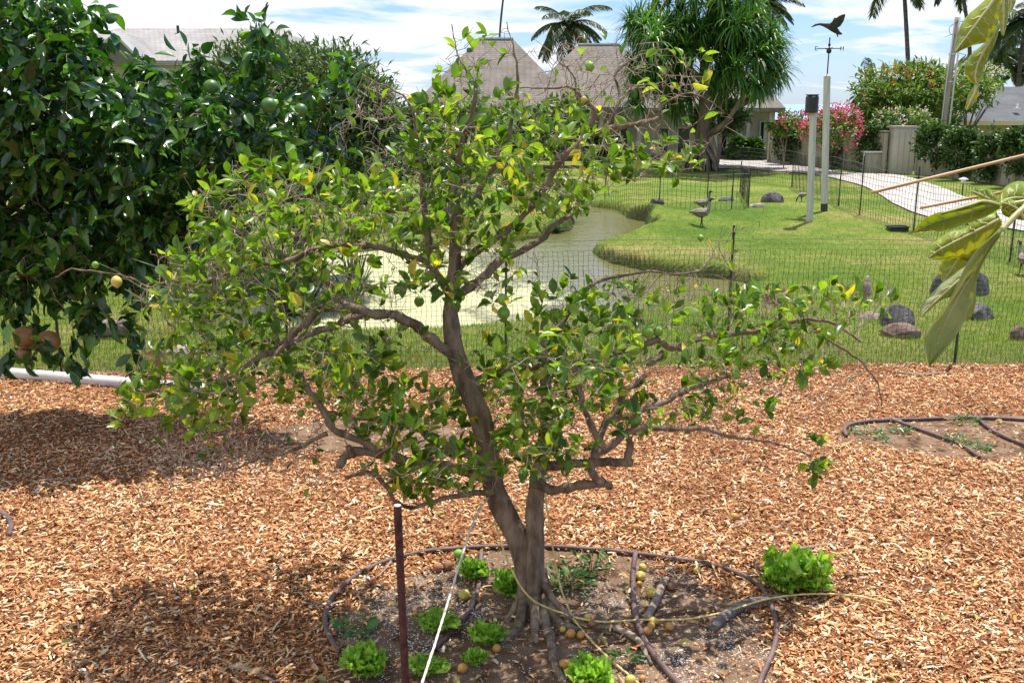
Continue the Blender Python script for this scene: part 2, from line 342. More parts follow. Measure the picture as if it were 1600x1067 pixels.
def water_mat():
    m, t = new_mat('water'); g = nd(t, 'ShaderNodeNewGeometry')
    sp = nd(t, 'ShaderNodeSeparateXYZ', i0=g.outputs[0])
    n = nd(t, 'ShaderNodeTexNoise', Vector=g.outputs[0], Scale=.7, Detail=7.0, Roughness=.65)
    n2 = nd(t, 'ShaderNodeTexNoise', Vector=g.outputs[0], Scale=14.0, Detail=4.0, Roughness=.7)
    a = nd(t, 'ShaderNodeMath', _operation='MULTIPLY_ADD', i0=sp.outputs[0], i1=-.16, i2=.56)      # algae gathers downwind, to the west
    a2 = nd(t, 'ShaderNodeMath', _operation='MULTIPLY_ADD', i0=sp.outputs[1], i1=-.035, i2=a.outputs[0])
    a3 = nd(t, 'ShaderNodeMath', _operation='MULTIPLY_ADD', i0=n.outputs[0], i1=1.1, i2=a2.outputs[0])
    a4 = nd(t, 'ShaderNodeMath', _operation='MULTIPLY_ADD', i0=n2.outputs[0], i1=.35, i2=a3.outputs[0])
    f = ramp(t, a4.outputs[0], [(.72, (0, 0, 0)), (.86, (1, 1, 1))])
    alg = ramp(t, n2.outputs[0], [(.3, (.33, .33, .16)), (.7, (.50, .49, .27))])
    nb = nd(t, 'ShaderNodeTexNoise', Vector=g.outputs[0], Scale=9.0, Detail=3.0)
    bp = nd(t, 'ShaderNodeBump', Height=nb.outputs[0], Strength=.5, Distance=.02)
    w_ = nd(t, 'ShaderNodeBsdfPrincipled', Base__Color=(.15, .145, .055, 1), Roughness=.08, Normal=bp.outputs[0]); w_.inputs['Specular IOR Level'].default_value = .32
    al = nd(t, 'ShaderNodeBsdfPrincipled', Base__Color=alg, Roughness=.7)
    mxs = nd(t, 'ShaderNodeMixShader', i0=f, i1=w_.outputs[0], i2=al.outputs[0]); finish(t, mxs.outputs[0]); return m
M['water'] = water_mat()
m_, t_ = new_mat('sea'); b_ = nd(t_, 'ShaderNodeBsdfPrincipled', Base__Color=(.20, .32, .42, 1), Roughness=.6); finish(t_, b_.outputs[0]); M['sea'] = m_

# ---------------------------------------------------------------- ground, water, path
xs = np.unique(np.r_[np.linspace(-3500, -60, 14), np.linspace(-60, -13, 18), np.arange(-13, -7, .2), np.arange(-7, 7, .06), np.arange(7, 19, .2), np.linspace(19, 60, 18), np.linspace(60, 3500, 14)])
ys = np.unique(np.r_[np.linspace(-60, 0, 8), np.linspace(0, 8.5, 10), np.arange(8.5, 21, .055), np.arange(21, 26, .13), np.arange(26, 50, .5), np.linspace(50, 120, 16), np.linspace(120, 5000, 14)])
X, Y = np.meshgrid(xs, ys); Z = H(X, Y)
V = np.c_[X.ravel(), Y.ravel(), Z.ravel()]; nx = len(xs)
i = np.arange(len(ys)-1)[:, None]*nx; j = np.arange(nx-1)[None]
F = np.stack([i+j, i+j+1, i+j+nx+1, i+j+nx], -1).reshape(-1, 4)
tag(MB().add(V, F).build('ground', M['lawn'], smooth=True), kind='structure')
def sheet(name, poly, z, mat, follow=False, dz=.02):
    bm = bmesh.new(); vs = [bm.verts.new((p[0], p[1], 0)) for p in poly]; f = bm.faces.new(vs)
    bmesh.ops.triangulate(bm, faces=[f])
    if follow:
        for _ in range(3): bmesh.ops.subdivide_edges(bm, edges=[e for e in bm.edges if e.calc_length() > .6], cuts=1)
        bmesh.ops.triangulate(bm, faces=bm.faces)
    for v in bm.verts: v.co.z = (float(H(v.co.x, v.co.y))+dz) if follow else z
    bmesh.ops.recalc_face_normals(bm, faces=bm.faces)
    if sum(f.normal.z for f in bm.faces) < 0: bmesh.ops.reverse_faces(bm, faces=bm.faces)
    me = bpy.data.meshes.new(name); bm.to_mesh(me); bm.free(); me.materials.append(mat)
    o = bpy.data.objects.new(name, me); C.objects.link(o); tag(o, kind='structure'); return o
sheet('water', [(-9, 9.0), (9, 9.0), (9, 27), (-9, 27)], WATER, M['water'])
sheet('sea', [(-3500, 140), (3500, 140), (3500, 4900), (-3500, 4900)], .3, M['sea'])
PATH_PX = [(1100,251),(1150,249),(1200,251),(1256,261),(1326,271),(1397,274),(1439,284),(1481,298),(1526,314),(1600,334),(1700,360),(1700,392),(1600,363),(1520,353),(1453,341),(1408,325),(1371,303),(1340,289),(1284,276),(1200,268),(1150,264),(1100,263)]
pp = spline([G(*q) for q in PATH_PX]+[G(*PATH_PX[0])], 4)[:-1]
PATHW = pp[:, :2]
sheet('path', pp, 0, M['path'], follow=True, dz=.03)

# mulch bed (with soft lumps) up to the net
SOIL = [(.19, 4.12, 1.0, .95), (3.75, 6.98, 1.30, .52), (-1.05, 7.0, .80, .42), (-4.05, 5.35, .62, .55)]
def soil_d(x, y):
    d = np.full(np.shape(x), 9.0)
    for cx, cy, rx, ry in SOIL:
        d = np.minimum(d, np.sqrt(((x-cx)/rx)**2+((y-cy)/ry)**2)*(1+.10*snoise(x, y, 3.1, cx)))
    return d
def MH(x, y):
    d = soil_d(x, y); k = np.clip((d-.9)/.35, 0, 1)
    return .012+.022*k+k*(.012*snoise(x, y, 3.0)+.008*snoise(x, y, 9.0, 2))
def MG(px, py):
    z = 0.03
    for _ in range(4): p = G0(px, py, z); z = float(MH(p[0], p[1]))
    p[2] = z; return p
gx = np.arange(-7.5, 7.51, .06); gy = np.linspace(0, 1, 130)
X, T_ = np.meshgrid(gx, gy); Y = -.5+(fence_y(X)+.02*snoise(X, X*0, 5)-(-.5))*T_
Zm = MH(X, Y)
nx = len(gx); i = np.arange(len(gy)-1)[:, None]*nx; j = np.arange(nx-1)[None]
F = np.stack([i+j, i+j+1, i+j+nx+1, i+j+nx], -1).reshape(-1, 4)
cen = soil_d(X, Y); fc = cen.ravel()[F].mean(1)
mb = MB(); Vm = np.c_[X.ravel(), Y.ravel(), Zm.ravel()]
mb.add(Vm, F[fc >= 1.02]); o = mb.build('mulch_bed', M['mulch_base'], smooth=True); tag(o, kind='structure')
mb = MB(); mb.add(Vm, F[fc < 1.02]); o = mb.build('bare_soil', M['soil'], smooth=True); tag(o, kind='structure')

# wood chips
def chips(n, lmin, lmax, seed, keep=0.0, inside=False):
    r = np.random.default_rng(seed)
    y = 3.3+(9.0-3.3)*r.random(n); x = (r.random(n)*2-1)*(.60*y+.5)
    ok = y < fence_y(x)+.03
    d = soil_d(x, y)+r.normal(0, .05, n)
    ok &= (d > 1.0) | (r.random(n) < keep)
    x, y = x[ok], y[ok]; n = len(x)
    z = MH(x, y)+r.random(n)*.018+.001
    a = r.random(n)*math.pi*2; tl = r.normal(0, .28, n); rl = r.normal(0, .45, n)
    ya = np.c_[np.cos(a)*np.cos(tl), np.sin(a)*np.cos(tl), np.sin(tl)]
    up = nrm(np.c_[-np.sin(a)*rl, np.cos(a)*rl, np.ones(n)])
    xa = nrm(np.cross(ya, up)); za = np.cross(xa, ya)
    ln = lmin+(lmax-lmin)*r.random(n)**2.6; wd = np.minimum(ln*.6, .004+.012*r.random(n)**1.6)
    return np.c_[x, y, z], xa, ya, za, np.c_[wd, ln, ln]
tv = np.array([(-.35, -.5, 0), (.4, -.45, 0), (-.5, 0, .07), (.5, .05, .07), (-.3, .5, .02), (.35, .42, .02)]); tf = [(0, 1, 3, 2), (2, 3, 5, 4)]
mb = MB()
mb.scatter(tv, tf, *chips(230000, .010, .056, 3, .10))
mb.scatter(tv, tf, *chips(9000, .045, .12, 4, .08))
tag(mb.build('wood_chips', M['chips']), 'orange brown wood chip mulch covering the ground around the trees', 'mulch', kind='stuff')
n = 420; y = 3.6+5.2*rng.random(n); x = (rng.random(n)*2-1)*.58*y; a = rng.random(n)*6.28; d = np.c_[np.cos(a), np.sin(a), rng.normal(0, .15, n)]
fl_pos = np.c_[x, y, MH(x, y)+.022]; fl_dir = d
# white fertiliser pellets on the soil
n = 17000; a = rng.random(n)*6.28; rr = np.sqrt(rng.random(n))*1.0
x = SOIL[0][0]+np.cos(a)*rr*SOIL[0][2]; y = SOIL[0][1]+np.sin(a)*rr*SOIL[0][3]
ctr = [(-.55, 4.55, .22), (-.30, 4.95, .20), (-.22, 4.35, .25), (.70, 3.85, .22), (.85, 4.75, .20), (.52, 4.5, .15), (-.6, 4.15, .3), (1.0, 4.1, .2), (.5, 3.6, .3)]
wgt = sum(np.exp(-((x-c[0])**2+(y-c[1])**2)/(c[2]**2)) for c in ctr)*1.0*(.35+.65*(snoise(x, y, 14) > -.1))+.012
ok = rng.random(n) < wgt; x, y = x[ok], y[ok]; n = len(x)
tvp = np.array([(-.5, -.5, 0), (.5, -.5, 0), (.5, .5, 0), (-.5, .5, 0), (0, 0, .6)]); tfp = [(0, 1, 4), (1, 2, 4), (2, 3, 4), (3, 0, 4)]
a = rng.random(n)*6.28; xa = np.c_[np.cos(a), np.sin(a), a*0]; ya = np.c_[-np.sin(a), np.cos(a), a*0]; za = np.tile((0, 0, 1.0), (n, 1))
mb = MB(); mb.scatter(tvp, tfp, np.c_[x, y, MH(x, y)+.001], xa, ya, za, (.003+.004*rng.random(n)))
tag(mb.build('fertilizer_pellets', M['pellet']), 'white fertilizer granules scattered over the bare soil ring', 'fertilizer', kind='stuff')

# grass blades on the near lawn
def blades(n, region, h, wd, seed, matname, name, label, filt=None):
    r = np.random.default_rng(seed); x0, x1, y0, y1 = region
    u = r.random(n); y = 1/(1/y0+(1/y1-1/y0)*u); x = x0+(x1-x0)*r.random(n)
    x = x*(.55*y+1.5)/8
    ok = (y > fence_y(x)+.03)
    s_ = poly_sd(POND, x, y); ok &= s_ > .02
    if filt is not None: ok &= filt(x, y, s_, r)
    ok &= poly_sd(PATHW, x, y) > .02
    x, y = x[ok], y[ok]; n = len(x)
    a = r.random(n)*6.28; xa = np.c_[np.cos(a), np.sin(a), a*0]; ln = nrm(np.c_[r.normal(0, .45, n), r.normal(0, .45, n), np.ones(n)])
    za = nrm(np.cross(xa, ln)); tvb = np.array([(-.5, 0, 0), (.5, 0, 0), (0, 1, .25)])
    mb = MB(); mb.scatter(tvb, [(0, 1, 2)], np.c_[x, y, H(x, y)-.003], xa, ln, za, np.c_[np.full(n, wd), h*(.5+r.random(n)), h*np.ones(n)])
    return tag(mb.build(name, M[matname]), label, 'grass', kind='stuff')
blades(230000, (-8, 8, 8.9, 30), .045, .008, 5, 'blade', 'grass', 'short green lawn grass between the net and the pond')
blades(160000, (-8, 8, 9.5, 26), .09, .010, 6, 'bank_grass', 'bank_grass', 'longer rough grass hanging over the edge of the pond', lambda x, y, s, r: (s < .16+.08*snoise(x, y, 3)))

# ---------------------------------------------------------------- plants: leaf shapes, colonising branches
def leaf_tpl(w=.46, curl=.12, fold=.10):
    rows = [(.12, .35), (.32, .85), (.55, 1.0), (.78, .72)]
    V = [(0, 0, 0)]
    for t, k in rows:
        for sgn in (-1, 0, 1): V.append((sgn*w/2*k, t, (fold*k if sgn else 0)-curl*(t*t)))
    V.append((0, 1, -curl)); F = [(0, 2, 1), (0, 3, 2)]
    for i in range(3):
        a = 1+i*3; F += [(a, a+1, a+4, a+3), (a+1, a+2, a+5, a+4)]
    F += [(10, 11, 13), (11, 12, 13)]
    return np.array(V), F
LEAF = leaf_tpl(); LEAF_LONG = leaf_tpl(.26, .3, .06)
SMALL_LEAF = (np.array([(0, 0, 0), (-.25, .5, .08), (.25, .5, .08), (0, 1, -.05)]), [(0, 2, 1), (1, 2, 3)])
def axes(d, up):
    ya = nrm(d); xa = nrm(np.cross(ya, up)); za = np.cross(xa, ya); return xa, ya, za
def colonize(P0, par0, A, step=.05, kill=.06, iters=80, wob=.25, trop=(0, 0, 0), seed=1):
    r = np.random.default_rng(seed); Pn = [np.array(p) for p in P0]; par = list(par0)
    PA = np.array(Pn)
    near = np.zeros(len(A), int); dist = np.full(len(A), 1e9)
    def upd(pts, base):
        nonlocal near, dist
        for k in range(0, len(pts), 400):
            D = np.linalg.norm(A[:, None]-pts[None, k:k+400], axis=2); m = D.argmin(1); dm = D[np.arange(len(A)), m]
            b = dm < dist; near[b] = base+k+m[b]; dist[b] = dm[b]
    upd(PA, 0); alive = dist > kill
    for it in range(iters):
        ids = np.unique(near[alive])
        if len(ids) == 0: break
        dirs = nrm(A-np.array(Pn)[near]); new = []
        for k in ids:
            s_ = dirs[alive & (near == k)].sum(0); d = nrm(nrm(s_)+r.normal(0, wob, 3)+np.array(trop))
            new.append(Pn[k]+d*step*(.8+.4*r.random())); par.append(int(k))
        base = len(Pn); Pn += new; upd(np.array(new), base); alive &= dist > kill
    return np.array(Pn), np.array(par)
def radii(Pn, par, tip, ex=2.3, cap=.02):
    n = len(Pn); acc = np.zeros(n)
    for i in range(n-1, -1, -1):
        if acc[i] == 0: acc[i] = tip**ex
        if par[i] >= 0: acc[par[i]] += acc[i]
    return np.minimum(acc**(1/ex), cap)
def twig_mesh(mb, Pn, par, rad, n0, sides=5, mi=0):
    ch = {}
    for i in range(n0, len(Pn)): ch.setdefault(int(par[i]), []).append(i)
    starts = []
    for p, l in ch.items():
        l.sort(key=lambda q: -rad[q])
        starts += [(p, q) for q in (l if p < n0 else l[1:])]
    for p, q in starts:
        pts = [Pn[p], Pn[q]]; rr = [rad[q], rad[q]]
        while q in ch: q = ch[q][0]; pts.append(Pn[q]); rr.append(rad[q])
        rr[-1] *= .6; mb.tube(pts, rr, sides, mi, cap=False)
    return ch

# ---------------------------------------------------------------- the lemon tree
BASE = MG(832, 968); Y0 = BASE[1]
tree = thing('lemon_tree', 'small sparse lemon tree with a leaning forked trunk in the middle of the mulch', 'tree', BASE)
def limb(pts, y0, y1):
    n = len(pts); out = []
    for i, (px, py, r) in enumerate(pts):
        Yv = y0+(y1-y0)*(i/(n-1)); p = P(px, py, Yv); k = (r*(.6+.4*min(1, r/5)))/FPX*np.linalg.norm(p-np.array([0, 0, CAMZ])); out.append((p, k))
    return out
LIMBS = [
 ([(834,985,30),(831,958,25),(827,915,21),(818,865,19.5),(798,815,18),(777,770,17.5),(767,725,17),(758,675,17.5),(742,620,17),(722,572,16),(710,520,13.5),(707,470,12),(712,410,10),(713,350,9),(714,300,8),(722,240,6),(735,185,5),(745,140,3)], 4.38, 4.62),
 ([(833,925,15),(834,850,14.5),(833,800,14),(838,755,13),(846,710,12),(851,655,10),(850,600,9),(845,550,7),(852,500,5)], 4.36, 4.5),
 ([(708,478,9),(692,440,8.5),(680,415,8),(673,370,7),(667,320,6),(661,280,5),(655,235,4),(648,190,3),(635,158,2.6),(612,140,2.2),(590,130,1.8),(566,116,1.2)], 4.53, 4.85),
 ([(718,562,11),(692,541,11),(660,514,10),(620,494,9.5),(570,490,9),(512,483,8),(495,489,7.5),(462,520,7),(432,545,6),(405,562,5),(370,585,3)], 4.5, 4.25),
 ([(570,491,7),(545,503,7),(515,517,7),(490,520,6.5),(460,536,6),(430,555,4)], 4.41, 4.15),
 ([(556,489,6),(532,467,5.5),(513,441,5),(505,425,4)], 4.38, 4.6),
 ([(836,752,10),(862,764,9),(895,756,9),(930,753,9),(955,758,8)], 4.36, 4.2),
 ([(942,755,8),(928,735,8),(926,715,7.5),(945,704,7),(962,690,7),(978,674,6.5),(1005,668,6),(1052,669,5),(1110,670,4.5),(1136,681,3.6),(1180,686,2.6),(1235,698,2),(1268,712,1.5)], 4.22, 4.5),
 ([(842,735,9),(880,727,8.5),(940,722,8),(986,722,8)], 4.4, 4.5),
 ([(981,722,7),(982,700,7),(982,684,7)], 4.49, 4.5),
 ([(930,715,7),(932,690,7),(948,658,7),(968,632,6),(985,610,5),(1010,585,4)], 4.24, 4.55),
 ([(944,703,6.5),(926,665,6.5),(909,622,6),(900,592,6.5),(893,570,5)], 4.22, 4.2),
 ([(950,656,6),(992,645,6),(1035,629,6),(1062,615,6),(1096,603,5),(1140,588,3.5)], 4.3, 4.75),
 ([(732,603,7),(755,590,7),(790,576,7),(850,566,7),(900,562,7),(940,545,7),(985,540,7),(1015,530,6),(1032,546,7),(1056,543,7),(1090,527,7),(1135,523,6),(1200,516,5),(1260,503,4),(1300,508,3),(1345,535,2)], 4.5, 4.85),
 ([(1260,505,3.5),(1290,530,3),(1335,556,2.6),(1370,592,2),(1380,640,1.2)], 4.8, 4.9),
 ([(1035,547,5),(1022,560,5),(1012,570,4)], 4.7, 4.6),
 ([(715,457,9),(748,433,8.5),(772,410,8),(800,394,7),(842,374,5.5),(870,350,4.5),(898,328,3.5)], 4.54, 4.9),
 ([(716,430,7),(737,405,7),(800,362,6.5),(840,312,6),(876,252,6.5),(912,217,6.5),(946,203,6),(997,194,5),(1033,183,4)], 4.55, 4.85),
 ([(906,221,6),(926,181,5),(903,157,4),(890,142,3),(868,138,2.5),(812,138,1.6)], 4.78, 4.7),
 ([(903,157,3),(894,120,2.3),(874,96,1.7),(884,66,1)], 4.75, 4.85),
 ([(1033,183,3.4),(1040,160,2.6),(1082,145,2.2),(1122,164,1.6),(1146,188,1)], 4.85, 4.9),
 ([(946,203,4),(966,150,3.4),(960,118,3),(990,92,2.2),(1030,78,1.5)], 4.8, 5.0),
 ([(770,748,10),(738,738,10),(700,727,9.5),(645,722,9),(602,714,9),(552,711,9),(530,730,7)], 4.42, 4.1),
 ([(550,712,6),(544,697,6)], 4.13, 4.1),
 ([(764,722,11),(722,706,10),(682,690,9),(655,675,7.5),(620,662,6),(562,652,5),(503,640,3.5)], 4.45, 4.6),
 ([(772,770,7),(722,778,5),(682,788,4.5),(645,796,4),(620,788,4),(606,762,5),(588,746,5),(566,738,4.5),(540,744,3.5)], 4.36, 4.0),
 ([(602,714,6),(555,690,6.5),(515,678,7),(503,655,6.5),(488,625,6),(470,600,5.5),(452,568,5),(430,530,4)], 4.15, 4.35),
 ([(512,677,5),(465,702,4),(410,712,3.2),(362,732,2.2),(318,742,1.4),(286,758,.7)], 4.2, 4.15),
 ([(680,415,6),(642,402,6),(600,388,6),(556,381,6),(512,380,5.5),(450,404,5),(400,414,4.5),(350,431,3.5),(315,446,3),(275,441,2.6),(240,448,2.3),(197,435,2),(155,428,2),(112,420,1.8),(86,433,1)], 4.6, 4.3),
 ([(450,404,4),(400,375,3.5),(350,345,3),(320,310,2)], 4.5, 4.7),
 ([(714,330,6),(745,300,5.5),(783,245,5),(800,185,4),(808,120,3),(796,58,1.6),(792,35,.9)], 4.6, 4.75),
 ([(742,150,2.6),(728,105,2),(712,72,1.6),(706,38,1)], 4.62, 4.7),
 ([(845,560,6),(880,500,5),(930,440,4),(1000,425,3),(1080,430,2),(1110,400,1.5),(1125,372,1)], 4.5, 5.0),
]
bm_ = MB(); nodesP = []; nodesPar = []
for li, (pts, y0, y1) in enumerate(LIMBS):
    lp = limb(pts, y0, y1); pp_ = spline([q[0] for q in lp], 5); rr_ = np.interp(np.linspace(0, len(lp)-1, len(pp_)), range(len(lp)), [q[1] for q in lp])
    jit = np.cumsum(rng.normal(0, 1, pp_.shape), axis=0); jit -= np.linspace(0, 1, len(jit))[:, None]*jit[-1]
    pp_ = pp_+jit*(.0016 if li < 2 else .0035)
    kn = 1+.10*np.sin(np.arange(len(pp_))*1.7+li)+.06*rng.normal(0, 1, len(pp_))
    if li < 2: kn = 1+.03*np.sin(np.arange(len(pp_))*.9)
    bm_.tube(pp_, rr_*kn*(.96 if li < 2 else .82), 18 if li < 2 else (9 if rr_[0] > .012 else 6), flute=.13 if li < 2 else .06)
    b0 = len(nodesP)
    for k in range(len(pp_)): nodesP.append(pp_[k]); nodesPar.append(b0+k-1 if k else -1)
# root flare and surface roots
for (pts, r0) in [([(826,945),(812,975),(800,992),(780,1003)], .030), ([(845,940),(850,975),(860,1000),(866,1040),(885,1075)], .032), ([(835,950),(836,985),(838,1005)], .028),
                  ([(848,950),(868,968),(890,982),(915,990)], .026), ([(822,945),(800,962),(770,968),(740,975)], .022), ([(845,960),(900,975),(965,985),(1000,1010),(1018,1040)], .015)]:
    q = [MG(*p)+np.array([0, 0, .01]) for p in pts]; q[0][2] += .16
    n_ = len(q); sp_ = spline(q, 6); bm_.tube(sp_, np.linspace(r0, r0*.45, len(sp_))*(1+.1*np.sin(np.arange(len(sp_))*1.3)), 10, flute=.1)
bm_.build('trunk', M['bark'], tree, smooth=True, jitter=.0007)
CL = [ # cx, cy, rx, ry, Yc, rY, n, leafiness
 (430,320,150,75,4.65,.55,300,1), (310,470,95,90,4.45,.4,210,1), (300,610,115,70,4.35,.4,220,.95), (330,720,130,45,4.3,.35,280,.04), (450,700,70,32,4.3,.25,90,.15), (480,740,60,30,4.2,.2,40,.05), (1080,640,90,40,4.5,.3,70,.15), (880,130,70,60,4.8,.3,60,.08), (1010,110,110,50,4.9,.3,70,.06), (240,780,50,20,4.25,.1,20,0), (1220,690,80,18,4.5,.12,22,.25), (1370,610,25,40,4.9,.1,14,.1), (1150,385,60,50,4.9,.2,22,.2), (580,200,70,60,4.9,.3,50,.15), (1240,610,120,25,4.85,.25,60,.1),
 (520,600,95,60,4.4,.5,170,.95), (620,650,95,60,4.3,.4,170,.95), (685,735,110,48,4.15,.3,170,1), (600,330,130,85,4.75,.6,250,.95),
 (705,225,75,100,4.65,.4,200,1), (790,250,90,80,4.7,.5,170,.9), (870,300,95,50,4.8,.5,130,.9), (885,205,100,50,4.8,.5,80,.6),
 (940,255,95,50,4.85,.5,100,.9), (1045,240,60,40,4.9,.4,55,.9), (980,130,130,65,4.85,.4,130,.22), (1085,115,35,45,4.9,.2,34,1), (740,90,60,45,4.7,.3,30,.35), (730,125,40,30,4.65,.2,40,1), (690,180,40,40,4.7,.2,40,1), (800,170,50,40,4.7,.3,40,.8), (905,150,50,40,4.8,.3,36,.6), (880,90,60,40,4.8,.3,30,.12),
 (685,420,75,60,4.55,.4,110,.85), (768,440,50,50,4.5,.4,35,.6), (860,590,115,90,4.35,.5,300,.95), (850,700,85,55,4.15,.35,130,1), (950,560,95,70,4.6,.5,160,.6),
 (1000,480,140,50,4.8,.4,150,.45), (1130,560,95,60,4.75,.4,160,.6), (1105,640,70,30,4.6,.3,50,.85), (1195,500,110,55,4.85,.4,190,.95), (1325,475,75,45,4.9,.3,75,.9), (1240,560,95,45,4.85,.3,80,.55),
 (1277,718,26,36,4.5,.07,26,2), (1195,630,20,20,4.7,.1,6,1), (1030,615,85,40,4.6,.3,80,.45), (545,455,110,60,4.5,.4,60,.6), (600,185,80,50,4.85,.3,60,.25), (1005,655,70,30,4.4,.3,45,.9),
 (760,640,90,60,4.7,.3,60,.6), (480,480,80,40,4.2,.3,30,.7), (700,340,120,60,4.4,.3,110,.95), (190,640,30,40,4.3,.2,20,.9), (560,545,120,40,4.4,.4,70,.8), (780,370,70,50,4.5,.3,60,.9),
 (380,560,110,90,4.5,.4,150,.95), (380,420,140,80,4.5,.4,150,.95), (1150,490,60,30,4.7,.2,40,.9), (880,480,80,50,4.6,.3,60,.85), (500,400,90,50,4.6,.3,90,.9)]
A = []; LF = []
for cx, cy, rx, ry, Yc, rY, n, lf in CL:
    n = int(n*1.75); v = nrm(rng.normal(0, 1, (n, 3)))*(rng.random(n)**.45)[:, None]
    for q in v: A.append(P(cx+q[0]*rx, cy+q[1]*ry, Yc+q[2]*rY*1.35)); LF.append(lf)
A = np.array(A); LF = np.array(LF)
M['dead_leaf'] = leaf_mat('dead_leaf', [(0, (.16, .08, .04)), (.5, (.34, .19, .09)), (.8, (.50, .40, .12)), (1, (.22, .26, .08))], rough=.7, trans=.1)
xa, ya, za = axes(fl_dir, nrm(rng.normal(0, .4, fl_pos.shape)+[0, 0, 1])); sc = .03+.04*rng.random(len(fl_pos)); mb = MB(); mb.scatter(LEAF[0], LEAF[1], fl_pos, xa, ya, za, np.c_[sc, sc, sc*2.2]); tag(mb.build('fallen_leaves', M['dead_leaf'], smooth=True), 'dry brown and yellow leaves dropped over the mulch', 'leaves', kind='stuff')
n0 = len(nodesP)
Pn, par = colonize(nodesP, nodesPar, A, .048, .055, 60, .32, (0, 0, .10), 5)
rad = radii(Pn, par, .0013, 2.5, .008); rad[:n0] = .004
mbt = MB(); ch = twig_mesh(mbt, Pn, par, rad, n0, 5)
# extra dry spurs
ids = rng.choice(np.arange(n0, len(Pn)), 3600)
for k in ids:
    d = nrm(rng.normal(0, 1, 3)+np.array([0, 0, .5])); L = .03+.09*rng.random(); q = Pn[k]+d*L
    mbt.tube([Pn[k], (Pn[k]+q)/2+rng.normal(0, .004, 3), q], [.0016, .0013, .0007], 4, cap=False)
mbt.build('twigs', M['twig'], tree)
# leaves on the outer nodes
lfn = np.zeros(len(Pn)); pos = []; dr = []; 
for k in range(n0, len(Pn), 256):
    D = np.linalg.norm(A[None]-Pn[k:k+256, None], axis=2); lfn[k:k+256] = LF[D.argmin(1)]
order = np.zeros(len(Pn), int)
for i in range(len(Pn)-1, n0-1, -1):
    if par[i] >= 0: order[par[i]] = max(order[par[i]], order[i]+1)
for i in range(n0, len(Pn)):
    if order[i] > 4 or rng.random() > lfn[i]*.86: continue
    if order[i] <= 1 and rng.random() < .15: continue
    nl = (rng.integers(2, 6) if order[i] == 0 else rng.integers(0, 3)) if lfn[i] > .3 else 1
    ax = nrm(Pn[i]-Pn[par[i]])
    for _ in range(nl):
        d = nrm(ax*.8+rng.normal(0, .6, 3)+np.array([0, 0, .40])); pos.append(Pn[i]+rng.normal(0, .004, 3)); dr.append(d)
pos = np.array(pos); dr = np.array(dr); up = nrm(rng.normal(0, .65, pos.shape)+np.array([0, -.15, 1.0]))
xa, ya, za = axes(dr, up); scl = .038+.050*rng.random(len(pos))**1.3; wv = .9+.45*rng.random(len(pos))
mb = MB(); mb.scatter(LEAF[0], LEAF[1], pos, xa, ya, za, np.c_[scl*wv, scl, scl*(.5+2*rng.random(len(pos)))])
print('lemon leaves', len(pos), 'twig nodes', len(Pn))
mb.build('leaves', M['lemon_leaf'], tree, smooth=True)
def lemon_mesh(mb, c, r, mi=0, d=(0, 0, 1)):
    c = np.array(c, float); d = nrm(np.array(d, float)); n = 12; pts = []; rr = []
    prof = [(-1.18, .02), (-1.12, .16), (-1.0, .25), (-.88, .48), (-.65, .78), (-.3, .97), (.1, 1.0), (.45, .88), (.75, .63), (.93, .36), (1.02, .14), (1.04, .02)]
    mb.tube([c+d*r*1.05*a for a, b in prof], [r*b for a, b in prof], 14, mi)
FR = [(787,489,10,0),(786,468,9,0),(655,471,8,0),(1012,519,9,0),(1028,518,8,0),(949,557,9,1),(935,591,10,1),(388,396,9,1),(182,440,8,1),(149,414,5,0),(992,655,11,0),(636,303,7,0),(922,104,7,0),(867,326,8,0),(537,284,5,1),(1095,372,5,0),(912,156,5,1),(1203,636,8,0),(508,566,6,2),(930,500,7,0),(560,430,6,0),(470,645,6,0),(1150,585,7,0),(742,352,7,0)]
for px, py, r, c in FR:
    best = None
    for Yv in np.linspace(4.1, 4.85, 16):
        p = P(px, py, Yv); d = np.linalg.norm(Pn[n0:]-p, axis=1); k = d.argmin()
        if best is None or d[k] < best[0]: best = (d[k], p, Pn[n0+k])
    _, p, tw = best; rw = r/FPX*np.linalg.norm(p-np.array([0, 0, CAMZ]))
    mb = MB(); lemon_mesh(mb, p, rw, d=(rng.normal(0, .2), rng.normal(0, .2), 1))
    f = mb.build('lemon', [M['lemon_green'], M['lemon_yellow'], M['lemon_orange']][c], tree, smooth=True)
    s_ = MB(); s_.tube([p+np.array([0, 0, rw*.95]), (p+tw)/2+np.array([0, 0, .02]), tw], [.0015, .0015, .0015], 5); s_.build('stalk', M['twig_green'], f)

